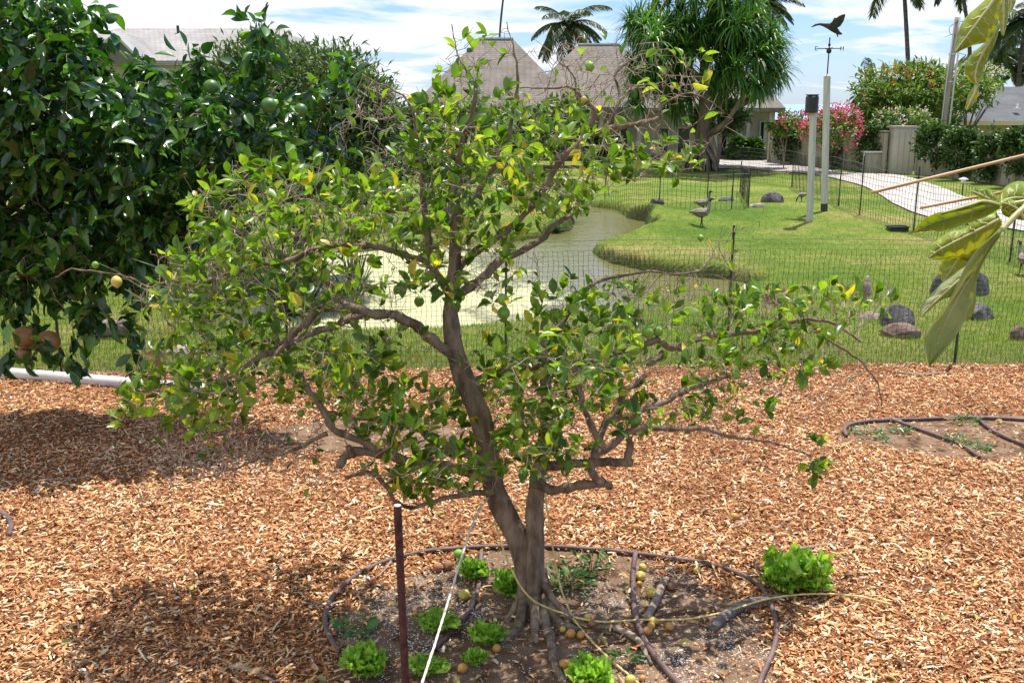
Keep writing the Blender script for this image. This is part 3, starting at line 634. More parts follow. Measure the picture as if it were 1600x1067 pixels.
# ---------------------------------------------------------------- dark citrus on the left
CB = np.array([-4.55, 7.9, 0.0])
cit = thing('grapefruit_tree', 'large dense dark glossy citrus tree filling the left edge', 'tree', CB)
def ellP(cx, cy, rx, ry, Yc, rY, n, pw=.5):
    v = nrm(rng.normal(0, 1, (n, 3)))*(rng.random(n)**pw)[:, None]
    return np.array([P(cx+q[0]*rx, cy+q[1]*ry, Yc+q[2]*rY) for q in v])
cls = [(60,170,130,170,7.3,.9,1100),(190,260,150,150,7.3,.8,1000),(30,30,80,90,7.3,.7,260),(310,215,120,110,7.4,.7,650),(410,215,100,80,7.5,.6,300),(130,380,170,80,7.2,.7,600),(40,440,80,50,7.2,.4,160),
       (545,112,24,36,7.4,.2,34),(408,48,38,34,7.3,.25,34),(400,95,40,25,7.4,.3,30),(260,112,70,18,7.4,.3,60),(300,90,24,16,7.4,.2,16),(135,15,38,22,7.3,.3,26),(-90,250,150,260,7.4,1.0,520),(470,240,80,80,7.5,.4,130),(510,150,35,40,7.5,.3,34),(130,500,30,45,7.0,.2,26),(205,505,26,50,6.9,.15,26),(30,540,50,34,6.9,.2,34),(110,560,26,26,6.9,.15,12),(200,560,22,26,6.9,.1,10),(300,330,80,60,7.2,.4,150),(-60,0,120,120,7.4,.8,160),(130,440,40,40,7.0,.2,30)]
Ac = np.concatenate([ellP(*c) for c in cls])
stem = [CB, CB+[.05, -.05, .5], CB+[.15, -.15, 1.0]]
LB = [[CB, CB+[.03, -.03, .45], CB+[.10, -.1, .9], CB+[.2, -.2, 1.3]]]
for e in [P(120, 150, 7.4), P(300, 180, 7.5), P(430, 190, 7.6), P(30, 60, 7.4), P(150, 350, 7.2), P(-120, 200, 7.6), P(30, 430, 7.2), P(300, 300, 7.4)]:
    s0 = CB+np.array([.2, -.2, 1.25]); LB.append([s0, s0*.65+e*.35+[0, 0, .12], s0*.3+e*.7+[0, 0, .1], e])
mbc = MB(); cp = []; cpar = []
for k, l in enumerate(LB):
    s_ = spline(l, 7); mbc.tube(s_, np.linspace(.09 if k == 0 else .045, .075 if k == 0 else .012, len(s_)), 10, flute=.1)
    b0 = len(cp)
    for q in range(len(s_)): cp.append(s_[q]); cpar.append(b0+q-1 if q else -1)
mbc.build('trunk', M['bark'], cit, smooth=True)
Pc, pc = colonize(cp, cpar, Ac, .09, .10, 50, .25, (0, 0, -.05), 9)
nc0 = len(cp); rc = radii(Pc, pc, .0018, 2.5, .012); mbt = MB(); twig_mesh(mbt, Pc, pc, rc, nc0, 4); mbt.build('twigs', M['twig'], cit)
oc = np.zeros(len(Pc), int)
for i in range(len(Pc)-1, nc0-1, -1): oc[pc[i]] = max(oc[pc[i]], oc[i]+1)
pos = []; dr = []
for i in range(nc0, len(Pc)):
    if oc[i] > 5: continue
    ax = nrm(Pc[i]-Pc[pc[i]])
    for _ in range(rng.integers(5, 9) if oc[i] == 0 else rng.integers(2, 5)):
        pos.append(Pc[i]+rng.normal(0, .03, 3)); dr.append(nrm(ax*.6+rng.normal(0, .6, 3)+np.array([0, 0, -.35])))
pos = np.array(pos); dr = np.array(dr); up = nrm(rng.normal(0, .75, pos.shape)+np.array([0, -.25, 1.0])); xa, ya, za = axes(dr, up)
scl = .085+.075*rng.random(len(pos)); mb = MB(); mb.scatter(LEAF[0], LEAF[1], pos, xa, ya, za, np.c_[scl*(.8+.4*rng.random(len(pos))), scl, scl*(.5+2*rng.random(len(pos)))]); mb.build('leaves', M['citrus_leaf'], cit, smooth=True)
print('citrus leaves', len(pos))
for px, py, r, Yv, c in [(40,527,17,6.9,3),(75,534,17,6.9,3),(38,553,10,6.9,3),(242,561,15,6.8,3),(182,268,10,6.7,0),(470,172,10,7.1,0),(330,136,11,6.9,0),(420,165,12,6.9,0),(213,385,10,6.8,0)]:
    p = P(px, py, Yv); rw = r/FPX*np.linalg.norm(p-np.array([0, 0, CAMZ])); mb = MB(); sphere(mb, p, rw, 18, 12, sc=(1, 1, .94))
    f = mb.build('grapefruit', M['grapefruit'] if c == 3 else M['dark_green_fruit'], cit, smooth=True)
    k = np.linalg.norm(Pc-(p+[0, 0, .12]), axis=1).argmin(); s_ = MB(); s_.tube([p+np.array([0, 0, rw*.9]), (p+Pc[k])/2+np.array([0, 0, .04]), Pc[k]], [.003]*3, 5); s_.build('stalk', M['twig_green'], f)

# ---------------------------------------------------------------- generic bush / tree of leaf clumps
def clump_plant(name, label, cat, base, ells, n, lsz, leafm, group=None, tpl=None, trunk=None, flowers=None, trad=.05, pw=.35, droop=0.0, wfac=1.0, limbs=7):
    """ells: list of (centre xyz, radii xyz)."""
    t = thing(name, label, cat, base, group); base = np.array(base, float)
    vol = np.array([np.prod(e[1])**(.67) for e in ells]); cnt = (n*vol/vol.sum()).astype(int); pos = []; nor = []
    for (c, r_), k in zip(ells, cnt):
        ncl = max(6, k//22); v = nrm(rng.normal(0, 1, (ncl, 3))); rad_ = rng.random(ncl)**pw
        cc = v*rad_[:, None]; pick = rng.integers(0, ncl, k)
        q = cc[pick]+np.clip(rng.normal(0, .13, (k, 3)), -.26, .26); pos.append(np.array(c)+q*np.array(r_)); nor.append(nrm(v[pick]+rng.normal(0, .5, (k, 3))))
    pos = np.concatenate(pos); nor = np.concatenate(nor)
    pos[:, 2] = np.maximum(pos[:, 2], base[2]+.03)
    d = nrm(nor+rng.normal(0, .5, pos.shape)+np.array([0, 0, .2-droop])); up = nrm(rng.normal(0, .5, pos.shape)+np.array([0, -.1, 1.0])); xa, ya, za = axes(d, up)
    sc = lsz*(.6+.8*rng.random(len(pos))); tp = tpl or SMALL_LEAF; mb = MB(); mb.scatter(tp[0], tp[1], pos, xa, ya, za, np.c_[sc*wfac, sc, sc]); mb.build('crown', M[leafm], t)
    mb = MB()
    for k in range(limbs):
        e = pos[rng.integers(0, len(pos))]; tgt = base+(e-base)*.9; mid = base+(tgt-base)*np.array([.25, .25, .5])
        s_ = spline([base, mid, tgt], 4); mb.tube(s_, np.linspace(trad, trad*.2, len(s_)), 6)
    mb.build('trunk', M['far_bark'] if trad > .03 else M['twig'], t, smooth=True)
    if flowers:
        fm, fn, fs = flowers; fp = []
        for (c, r_), k in zip(ells, (fn*vol/vol.sum()).astype(int)+1):
            v = nrm(rng.normal(0, 1, (k, 3))*np.array([1, 1, 1])+np.array([0, -.5, .6])); fp.append(np.array(c)+v*np.array(r_)*1.03)
        fp = np.concatenate(fp); fp = np.repeat(fp, 6, 0)+rng.normal(0, fs*.8, (len(fp)*6, 3)); d = nrm(rng.normal(0, 1, fp.shape)+np.array([0, -.4, .6])); xa, ya, za = axes(d, nrm(rng.normal(0, 1, fp.shape)))
        mb = MB(); mb.scatter(SMALL_LEAF[0], SMALL_LEAF[1], fp, xa, ya, za, np.c_[np.full(len(fp), fs*1.5), np.full(len(fp), fs), np.full(len(fp), fs)]); mb.build('blossom', M[fm], t)
    return t
def E(px, py, rx, ry, Yv, rY=None):
    c = P(px, py, Yv); k = np.linalg.norm(c-np.array([0, 0, CAMZ]))/FPX; return (c, (rx*k, rY if rY else rx*k, ry*k))
def gat(px, Yv):
    p = P(px, 300, Yv); p[2] = float(H(p[0], Yv)); return p

# feathery tree behind the citrus, grassy clump, shrubs near the pond
clump_plant('fine_leaved_tree', 'soft feathery grey green tree showing behind the dark citrus', 'tree', gat(470, 13.5), [E(500,170,110,90,13.5),E(400,130,80,60,13.8),E(570,190,50,60,13.5),E(470,250,130,60,13.5)], 34000, .12, 'feather_leaf', trad=.07, wfac=.5, droop=.1)
def strap_clump(name, label, base, n, L, leafm='bush_leaf', w=.02, cat='plant', group=None):
    t = thing(name, label, cat, base, group); mb = MB()
    for k in range(n):
        a = rng.random()*6.28; e = .2+.9*rng.random(); l = L*(.6+.5*rng.random()); d = np.array([math.cos(a)*math.sin(e), math.sin(a)*math.sin(e), math.cos(e)])
        s_ = np.array([-math.sin(a), math.cos(a), 0])*w/2; V = []
        for q in range(6):
            u = q/5; p = np.array(base)+d*l*u+np.array([0, 0, -.45*l*u*u*math.sin(e)]); ww = s_*(1-u**2*.9); V += [p-ww, p+ww]
        mb.add(np.array(V), np.array([(2*q, 2*q+1, 2*q+3, 2*q+2) for q in range(5)]))
    mb.build('foliage', M[leafm], t); return t
strap_clump('strap_leaf_plant', 'clump of long dark strap leaves under the feathery tree', gat(455, 12.2), 160, 1.7, 'bush_leaf', .045)
strap_clump('strap_leaf_plant', 'smaller dark strap leaved clump nearer the pond bank', gat(545, 13.6), 90, 1.1, 'bush_leaf', .04)
for px, py, w_, h_, lab, lm in [(600,250,60,40,'rounded green shrub on the far bank left of the pond','bush_leaf'),(700,262,50,34,'low green shrub behind the main tree stem on the far bank','bright_leaf'),(545,285,50,35,'dark low shrub on the far pond bank beside the strap plants','bush_leaf'),(350,300,90,60,'dark shrub in the shade behind the dark citrus tree','bush_leaf'),(240,330,90,50,'shaded green shrub low behind the dark citrus tree','bush_leaf')]:
    Yv = 20 if px > 560 else 15
    clump_plant('shrub', lab, 'shrub', gat(px, Yv), [E(px, py, w_, h_, Yv)], 1800, .14, lm, trad=.02)
# shrubs along the house
for px, py, w_, h_, Yv, lab, lm in [(880,190,42,34,40,'bright green shrub between the pond and the house','bright_leaf'),(775,195,55,32,41,'green shrub below the left eave of the house','bright_leaf'),(830,215,60,26,38,'low dark shrub in front of the house windows','bush_leaf'),(710,205,60,34,38,'broad shrub at the left end of the house wall','bush_leaf'),
      (1150,230,9,12,44,'small shrub against the pale house wall left of its dark door','bush_leaf'),(1178,233,10,10,44,'small shrub against the pale house wall right of its dark door','bush_leaf'),(1120,180,46,22,40,'thin airy shrub under the strap leaved tree','feather_leaf'),(640,210,40,40,38,'tall shrub left of the house by the sea gap','feather_leaf'),(945,225,24,12,43,'low shrub under the house windows','bush_leaf')]:
    clump_plant('house_shrub', lab, 'shrub', gat(px, Yv), [E(px, py, w_, h_, Yv)], 1500, .28, lm, trad=.03)
strap_clump('pond_reeds', 'tuft of pale reeds and weeds standing at the pond edge', G(884, 366), 170, .75, 'weed', .03)
strap_clump('pond_reeds', 'spreading green water weed between the reeds and the open water', G(905, 352), 120, .5, 'weed', .035)
strap_clump('pond_reeds', 'nearest green water weed tuft floating below the reeds', G(868, 384), 90, .38, 'weed', .03)
strap_clump('pond_reeds', 'low green weed tuft in the shallow pond left of the reeds', G(850, 374), 80, .45, 'weed', .03)

# ---------------------------------------------------------------- rocks, log
def rock(px, py, wpx, hpx, label, mat='rock', name='boulder', seed=0):
    b = G(px, py); k = np.linalg.norm(b-np.array([0, 0, CAMZ]))/FPX; rw = wpx*k/2; rh = hpx*k*.95
    r = np.random.default_rng(int(px)); bm = bmesh.new(); q = nrm(r.normal(0, 1, (34, 3)))*(.86+.2*r.random((34, 1)))
    for v in q: bm.verts.new((v[0]*rw, v[1]*rw*.8, v[2]*rh*.85))
    bmesh.ops.convex_hull(bm, input=bm.verts[:]); bmesh.ops.delete(bm, geom=[v for v in bm.verts if not v.link_faces], context='VERTS')
    bmesh.ops.subdivide_edges(bm, edges=bm.edges[:], cuts=2, use_grid_fill=True, smooth=.25)
    bm.verts.index_update(); V = np.array([v.co[:] for v in bm.verts]); F = [tuple(v.index for v in f.verts) for f in bm.faces]; bm.free()
    V = V*(1+.05*snoise(V[:, 0]/rw+V[:, 2]/rw, V[:, 1]/rw-V[:, 2]/rw, 4, px)[:, None]); mb = MB(); mb.add(V+b+np.array([0, rw*.6, rh*.12]), F)
    return tag(mb.build(name, M[mat], smooth=False, origin=b), label, 'rock', None)
rock(1407,510,56,34,'grey domed boulder on the lawn just behind the net','rock')
rock(1415,529,62,22,'reddish brown low boulder in front of the grey domed one','rock_red')
rock(1526,462,46,42,'dark round boulder half hidden by the big hanging leaf','rock')
rock(1475,462,36,36,'dark boulder left of the large hanging leaf','rock')
rock(1530,500,50,26,'low grey boulder right of the tip of the hanging leaf','rock')
rock(1210,317,40,17,'long grey boulder on the lawn left of the two posts','rock')
rock(1137,315,26,8,'small flat grey rock on the lawn beside the small pen','rock')
rock(1185,324,24,7,'pale flat rock on the lawn below the long grey boulder','rock_pale')
rock(1027,322,22,10,'small dark rock beyond the grass mound','rock')
rock(1365,499,34,10,'flat pale brown rock left of the domed boulder','rock_pale')
rock(563,425,50,26,'grey boulder standing in the algae covered pond','rock')
rock(889,366,18,11,'small pale rock at the water edge by the reeds','rock_pale')
rock(1592,532,22,22,'brown rock at the right edge of the lawn','rock_red')
rock(280,556,56,14,'low brown rock behind the net below the citrus','rock_pale')
rock(998,366,14,7,'small brown rock at the foot of the grass mound','rock_red')
rock(640,330,60,14,'reddish rock edging on the far bank left of the trunk','rock_red')
p = G(128, 530); q = G(196, 530); mb = MB(); d = q-p
s_ = np.array([p+d*t+np.array([0, .1, .09+.012*math.sin(t*9)]) for t in np.linspace(0, 1, 12)]); mb.tube(s_, .10+.012*np.sin(np.arange(12)*1.9), 12, flute=.08)
tag(mb.build('log', M['log'], smooth=True, origin=p), 'short weathered log lying on the lawn behind the net', 'log')

# ---------------------------------------------------------------- net fences
def net_fence(label, line, h, cell, sd_, posts, ph=1.32, prad=.012, thick=.0017, group=None, seed=0):
    line = [np.array(l, float) for l in line]; t = thing('net_fence', label, 'fence', line[0], group)
    r = np.random.default_rng(seed); L = [0]
    for a, b in zip(line[:-1], line[1:]): L.append(L[-1]+np.linalg.norm((b-a)[:2]))
    tot = L[-1]
    def at(s_): return np.array([np.interp(s_, L, [l[k] for l in line]) for k in range(2)])
    def wob(s_, z): return .02*math.sin(s_*2.1+z*3)+.012*math.sin(s_*5.3+z*7), 
    mb = MB(); nv = int(tot/cell); nh = int(h/cell)
    def pt(s_, k):
        xy = at(s_); sag = .035*(1-abs(math.sin(s_*math.pi/1.9)))*(k/nh)+.012*math.sin(s_*3.1)
        z = float(H(*xy)) if sd_ else .02
        yy = .03*math.sin(s_*1.7+k*.2)+.012*math.sin(s_*6+k*.5)
        return np.array([xy[0]+.008*math.sin(s_*9+k*.9), xy[1]+yy, z+k*cell*(h/(nh*cell))-sag*(k/nh)])
    grid = np.array([[pt(i*tot/nv, k) for k in range(nh+1)] for i in range(nv+1)])
    for i in range(nv+1): mb.tube(grid[i, ::3] if nh > 12 else grid[i], thick, 3, cap=False)
    for k in range(nh+1): mb.tube(grid[:, k], thick*(1.8 if k == nh else 1), 3, cap=False)
    mb.build('netting', M['net'], t)
    for b in posts:
        b = np.array(b, float); m2 = MB(); m2.tube([b+[0, 0, -.05], b+[.004, 0, ph*.5], b+[.01, .005, ph]], prad, 6); m2.box(b+[.008, -.012, ph-.07], (.03, .02, .012)); m2.build('post', M['black_metal'], t)
    return t
def fp(px):
    a = (px-800)/FPX; yv = 8.86
    for _ in range(4): yv = float(fence_y(a*yv/.955))
    return np.array([a*yv/.955, yv, .02])
ends = [np.array([-7.4, float(fence_y(-7.4)), 0]), np.array([7.4, float(fence_y(7.4)), 0])]
net_fence('long black garden net fence between the mulch and the lawn', [ends[0], ends[1]], 1.2, .046, False, [fp(104), fp(455), fp(790), fp(1130), fp(1482), fp(1850), fp(-250)], seed=1)
net_fence('black net fence on thin stakes running back across the lawn beside the pale path', [G(1120,273), G(1237,293), G(1310,322), G(1343,336), G(1427,362), G(1578,408), G(1760,470)], 1.05, .11, True, [G(1237,293), G(1310,322), G(1343,336), G(1427,362), G(1578,408)], ph=1.22, prad=.014, thick=.004, seed=2)
net_fence('small black net pen on thin stakes in front of the strap leaved tree', [G(945,312), G(1030,322), G(1104,329), G(1143,327), G(1169,325), G(1156,300)], .75, .12, True, [G(945,312), G(1030,322), G(1104,329), G(1143,327), G(1169,325), G(1156,300)], ph=.85, prad=.013, thick=.004, seed=3)

# ---------------------------------------------------------------- posts, weathervane, tray, pole, light, benches
b = G(1265, 345); t = thing('wooden_post', 'shorter grey post with a black box on top, on the mown lawn', 'post', b)
MB().tube([b+[0, 0, -.02], b+[-.08, 0, 2.34]], .070, 4).build('shaft', M['post_paint'], t)
mb = MB(); mb.tube([b+np.array([-.13, -.06, z]) for z in (2.12, 2.14, 2.42, 2.45)], [.11, .125, .125, .10], 16); mb.build('box', M['black_plastic'], t, smooth=False)
mb = MB(); mb.box(b+[-.13, -.06, 2.46], (.2, .2, .02)); mb.build('box_lid', M['post_dark'], t)
b = G(1287, 330); t = thing('weathervane_post', 'taller pale post carrying a flying goose weathervane', 'weathervane', b)
MB().tube([b+[0, 0, .16], b+[-.13, 0, 2.78]], .073, 4).build('shaft', M['post_paint'], t); MB().tube([b+[.01, 0, -.02], b+[0, 0, .16]], .075, 4).build('post_foot', M['post_dark'], t)
b = b+[-.13, 0, 0]; mb = MB(); mb.box(b+[0, 0, 2.80], (.12, .12, .05), taper=.4); mb.build('post_cap', M['trim'], t)
mb = MB(); mb.tube([b+[0, 0, 2.8], b+[0, 0, 3.55]], .013, 8); sphere(mb, b+np.array([0, 0, 3.28]), .055, 12, 8); sphere(mb, b+np.array([0, 0, 3.40]), .03, 12, 8); mb.build('spindle', M['bronze'], t, smooth=True)
mb = MB(); mb.tube([b+[-.24, 0, 3.33], b+[.24, 0, 3.33]], .010, 6); mb.tube([b+[0, -.22, 3.33], b+[0, .22, 3.33]], .010, 6)
for s1 in (-1, 1):
    c = b+np.array([.24*s1, 0, 3.33])   # letter arms
    if s1 < 0: mb.box(c+[-.02, 0, .035], (.05, .012, .012)); mb.box(c+[-.02, 0, -.035], (.05, .012, .012)); mb.box(c+[-.045, 0, 0], (.012, .012, .082)); mb.box(c+[-.02, 0, 0], (.045, .013, .011))
    else:
        for dz in (0,): mb.box(c+[.0, 0, 0], (.012, .012, .082)); mb.box(c+[.055, 0, 0], (.012, .012, .082)); mb.tube([c+[0, 0, .04], c+[.028, 0, -.02], c+[.055, 0, .04]], .006, 5)
mb.build('direction_arms', M['bronze'], t)
k = 23.5/FPX
def goose_shape():   # flying goose: body loft plus two raised wings
    mb = MB(); c = b+np.array([0, 0, 3.72])
    body = [(-27, 1, .2), (-24, 2, 1.0), (-20, 4, 1.6), (-15, 5, 1.8), (-9, 4, 2.6), (-3, 3, 4.4), (3, 0, 4.8), (8, -4, 3.6), (12, -7, 2.4), (16, -8, 1.0)]
    s_ = [c+np.array([x*k, 0, (z+1)*k]) for x, z, r_ in body]; mb.tube(s_, [r_*k for x, z, r_ in body], 10)
    for yy, wing in ((-.05, [(-3, 4), (2, 10), (8, 15), (14, 17), (16, 16), (15, 8), (12, 2), (7, -1)]), (.05, [(-2, 3), (4, 9), (7, 14), (12, 13), (13, 6), (9, 0)])):
        n = len(wing); V = [c+np.array([x*k, yy*(1+.12*max(z, 0)), (z+1)*k]) for x, z in wing]; V += [v+np.array([0, .014, 0]) for v in V]
        mb.add(np.array(V), [tuple(range(n)), tuple(range(2*n-1, n-1, -1))]+[(i_, i_+n, (i_+1) % n+n, (i_+1) % n) for i_ in range(n)])
    mb.tube([c+np.array([8*k, 0, -5*k]), c+np.array([11*k, 0, -11*k])], .012, 5)
    return mb
goose_shape().build('goose_figure', M['bronze'], t)
b = G(1405, 362); t = thing('black_tray', 'black plastic tub lying on the lawn below the net stakes', 'tray', b)
mb = MB(); mb.box(b+[0, .1, .04], (.34, .24, .08)); mb.build('body', M['black_plastic'], t)
mb = MB()
for s1 in (-1, 1): mb.box(b+[s1*.18, .1, .088], (.03, .30, .016)); mb.box(b+[0, .1+s1*.135, .088], (.33, .03, .016))
mb.build('rim', M['black_plastic'], t)
def utility():
    b = gat(1463, 39); t = thing('utility_pole', 'weathered grey utility pole with conduits beside the hedge', 'pole', b)
    MB().tube([b, b+[.05, 0, 3], b+[.16, 0, 5.55]], [.13, .12, .105], 12).build('shaft', M['pole'], t, smooth=True)
    mb = MB(); mb.tube([b+[.15, -.16, 0], b+[.2, -.16, 3], b+[.29, -.15, 5.1]], .035, 8); mb.tube([b+[-.13, -.1, 0], b+[-.08, -.1, 3], b+[.02, -.1, 5.0]], .025, 8); mb.build('conduit', M['metal_cut'], t, smooth=True)
    mb = MB(); top = b+np.array([.16, 0, 5.4]); mb.tube([top, top+[.5, 0, .02], top+[2.5, 5, .1], top+[10, 25, 1.0]], .012, 5); mb.tube([top+[0, 0, -1.1], top+[1.3, 1, -1.25], top+[9, 20, -.6]], .01, 5)
    mb.tube(spline([top+[.02, -.1, 0], top+[-.3, -.1, -.2], top+[-.25, -.1, -.45], top+[-.05, -.1, -.5]], 5), .01, 5); mb.tube(spline([top+[.1, -.1, 0], top+[.42, -.1, -.1], top+[.38, -.1, -.4], top+[.1, -.1, -.45]], 5), .01, 5); mb.build('wires', M['post_dark'], t)
    for z in (4.2, 3.2): m2 = MB(); m2.tube([b+[.1, 0, z], b+[.1, 0, z+.05]], .135, 12); m2.build('strap_band', M['metal_cut'], t)
utility()
b = G(1503, 305); t = thing('path_light', 'small garden path light with a round cap beside the path', 'garden light', b)
MB().tube([b, b+[0, 0, .34]], .018, 8).build('stem', M['black_metal'], t); mb = MB(); mb.tube([b+[0, 0, .34], b+[0, 0, .42]], [.05, .07], 12); mb.build('lamp_glass', M['trim'], t)
mb = MB(); mb.tube([b+[0, 0, .42], b+[0, 0, .44], b+[0, 0, .48]], [.13, .12, .03], 14); mb.build('cap', M['metal_cut'], t)
b = G(1365, 270); t = thing('serving_cart', 'dark cabinet with a white counter top in front of the wood fence', 'cabinet', b)
MB().box(b+[0, .3, .35], (.62, .45, .70)).build('body', M['wall_wood'], t); MB().box(b+[0, .3, .73], (.82, .6, .05)).build('counter_top', M['pvc'], t)
for s1 in (-1, 1): MB().box(b+[s1*.36, .1, .35], (.05, .05, .69)).build('leg', M['trim'], t)
mb = MB(); mb.tube(spline([b+[.42, 0, .4], b+[.48, 0, .1], b+[.6, 0, .02], b+[.85, 0, .02]], 4), .02, 6); mb.build('hose_pipe', M['pvc'], t)
b = G(1262, 256); t = thing('garden_bench', 'small weathered bench under the pink blossom tree', 'bench', b)
MB().box(b+[0, 0, .42], (1.1, .35, .06)).build('seat', M['post_paint'], t)
for s1 in (-1, 1): MB().box(b+[s1*.42, 0, .195], (.08, .3, .39)).build('leg', M['post_paint'], t)
# stone slab and pale stepping stones near bench
# ---------------------------------------------------------------- board fence, hedge
pil = G(1408, 272)
def board_fence(label, p0, p1, h, seed):
    r = np.random.default_rng(seed); p0 = np.array(p0); p1 = np.array(p1); L = np.linalg.norm((p1-p0)[:2]); d = (p1-p0)/L; a = math.atan2(d[1], d[0])
    t = thing('board_fence', label, 'fence', p0); mb = MB(); n = int(L/.21)
    for k in range(n):
        s_ = (k+.5)*L/n; mb.box(p0+d*s_+np.array([0, .02*(k % 2), h/2]), (L/n*.96, .03, h*(1+.004*r.normal())), a)
    mb.build('boards', M['wall_wood'], t); mb = MB(); mb.box(p0+d*L/2+np.array([0, 0, h+.04]), (L, .11, .05), a); mb.build('cap_rail', M['wall_wood'], t)
    for k in range(int(L/2.4)+1):
        m2 = MB(); m2.box(p0+d*min(L, k*2.4)+np.array([0, -.06, h/2]), (.12, .1, h-.02), a); m2.build('post', M['wall_wood'], t)
FH = 1.42
pL = G(1200, 254); pR = G(1640, 300)
board_fence('grey board fence running left of the pale pillar behind hedges', pL, pil+[-.5, .2, 0], FH, 1)
board_fence('grey board fence overgrown with vines right of the pale pillar', pil+[.5, .0, 0], pR, FH, 2)
t = thing('fence_pillar', 'pale boxed timber pillar in the garden fence', 'pillar', pil)
MB().box(pil+[0, .2, .80], (.78, .5, 1.60)).build('shaft', M['house_wall'], t); MB().box(pil+[0, .2, 1.63], (.9, .62, .06)).build('cap', M['wall_wood'], t)
for k_, x_ in enumerate((-.2, .0, .2)): MB().box(pil+[x_, -.055, .75], (.02, .014, 1.5)).build('batten', M['wall_wood'], t)
HG = 'hedge and vines along the board fence'
def fpx(px):   # fence line point at px
    if px < 1408: p0, p1, x0, x1 = pL, pil, 1200, 1408
    else: p0, p1, x0, x1 = pil, pR, 1408, 1640
    u = (px-x0)/(x1-x0); u = (u/p1[1])/((1-u)/p0[1]+u/p1[1]) if True else u
    q = p0*(1-u)+p1*u; q[2] = 0; return q
for px, wm, hm, zc, lab, nn in [(1236,.85,.78,.85,'clipped dark hedge block at the left end of the board fence',4200),(1368,1.0,.82,.95,'clipped dark hedge immediately left of the pale pillar',4600),(1312,.45,.6,.6,'low dark hedge behind the two tall posts',1500),
      (1452,.70,.62,1.05,'leafy vine immediately right of the pale pillar',3200),(1492,.65,.72,.95,'leafy vine on the fence between pillar and window',3400),(1532,.42,.78,.85,'narrow vine hanging down the fence to the lawn',2400),(1576,.55,.65,1.05,'leafy vine near the right edge of the fence',2800),(1612,.5,.6,1.0,'leafy vine at the right end of the fence',1600)]:
    q = fpx(px); clump_plant('hedge', lab, 'hedge', q+[0, -.35, 0], [(q+[0, -.34, zc], (wm, .28, hm)), (q+[wm*.3, -.3, zc+.35], (wm*.7, .25, .3)), (q+[-wm*.5, -.3, zc+.3], (wm*.5, .25, .3))], nn, .13, 'bush_leaf', HG, trad=.02, pw=.25)
# blossom trees
clump_plant('bougainvillea', 'tall shrub with bright pink blossoms behind the two posts', 'shrub', fpx(1290)+[0, -.8, 0], [(P(1296,205,36), (1.1, .7, .75)), (P(1250,190,36.3), (.8, .6, .3)), (P(1312,180,36), (.6, .6, .35))], 1700, .16, 'bright_leaf', flowers=('pink', 190, .085), trad=.04, limbs=14)
clump_plant('plumeria_tree', 'large rounded plumeria with coral red flowers above the board fence', 'tree', gat(1410, 40.5), [E(1400,150,62,42,40.5,1.4),E(1440,140,50,36,41,1.4),E(1385,175,45,34,40,1.2)], 7000, .26, 'bright_leaf', flowers=('coral', 60, .10), tpl=LEAF_LONG, trad=.09, limbs=14)
clump_plant('plumeria_tree', 'white flowering plumeria at the top of the fence left of the pole', 'tree', gat(1430, 38.5), [E(1412,190,42,18,38.5,.8),E(1395,200,30,14,38.5,.8)], 1800, .22, 'bright_leaf', flowers=('white_petal', 70, .09), tpl=LEAF_LONG, trad=.05, limbs=10)
clump_plant('plumeria_tree', 'pale flowered plumeria right of the utility pole beside the grey roof', 'tree', gat(1500, 43), [E(1500,140,48,30,43,1.2),E(1535,122,30,16,44,1),E(1475,180,24,24,42,.8)], 4200, .25, 'bright_leaf', flowers=('white_petal', 60, .10), tpl=LEAF_LONG, trad=.07, limbs=12)
clump_plant('low_bush', 'bright green low bush at the left end of the board fence', 'shrub', gat(1222, 38.5), [E(1222,198,18,10,38.5,.5)], 700, .18, 'bright_leaf', trad=.02)

# ---------------------------------------------------------------- houses
def hip_roof(mb, x0, x1, y0, y1, ze, rx0, rx1, ry, zr, th=.18):
    V = [(x0,y0,ze),(x1,y0,ze),(x1,y1,ze),(x0,y1,ze),(rx0,ry,zr),(rx1,ry,zr)]; V += [(x0+.02,y0+.02,ze-th),(x1-.02,y0+.02,ze-th),(x1-.02,y1-.02,ze-th),(x0+.02,y1-.02,ze-th)]
    mb.add(np.array(V), [(0,1,5,4),(1,2,5),(2,3,4,5),(3,0,4),(0,6,7,1),(1,7,8,2),(2,8,9,3),(3,9,6,0),(9,8,7,6)])
def Xat(px, Yv, py=165): return P(px, py, Yv)[0]
def Zat(py, Yv): return P(800, py, Yv)[2]
YH = 46.0
hb = np.array([Xat(900, YH), YH, 0.]); house = thing('house', 'low beige house with twin brown shingled hip roofs beyond the pond', 'house', hb)
ze = Zat(168, YH-1); xw0 = Xat(665, YH); xw1 = Xat(1212, YH)
MB().box(((xw0+xw1)/2, YH+4, ze/2), (xw1-xw0, 8, ze-.02)).build('wall', M['house_wall'], house)
mb = MB(); Yr = YH+3.0
hip_roof(mb, Xat(640, YH-1), Xat(905, YH-1), YH-1, YH+9, ze, Xat(748, Yr), Xat(802, Yr), Yr+.5, Zat(62, Yr+.5)); r1 = mb.build('roof', M['shingle_brown'], house)
m2 = MB(); a1 = np.array([Xat(748, Yr), Yr+.5, Zat(62, Yr+.5)+.03]); a2 = np.array([Xat(802, Yr), Yr+.5, Zat(62, Yr+.5)+.03]); m2.tube([a1, a2], .07, 6); m2.build('ridge_cap', M['ridge'], r1)
mb = MB(); hip_roof(mb, Xat(800, YH-1.2), Xat(1060, YH-1.2), YH-1.2, YH+9, ze+.01, Xat(903, Yr), Xat(968, Yr), Yr+.4, Zat(71, Yr+.4)); r2 = mb.build('roof', M['shingle_brown'], house)
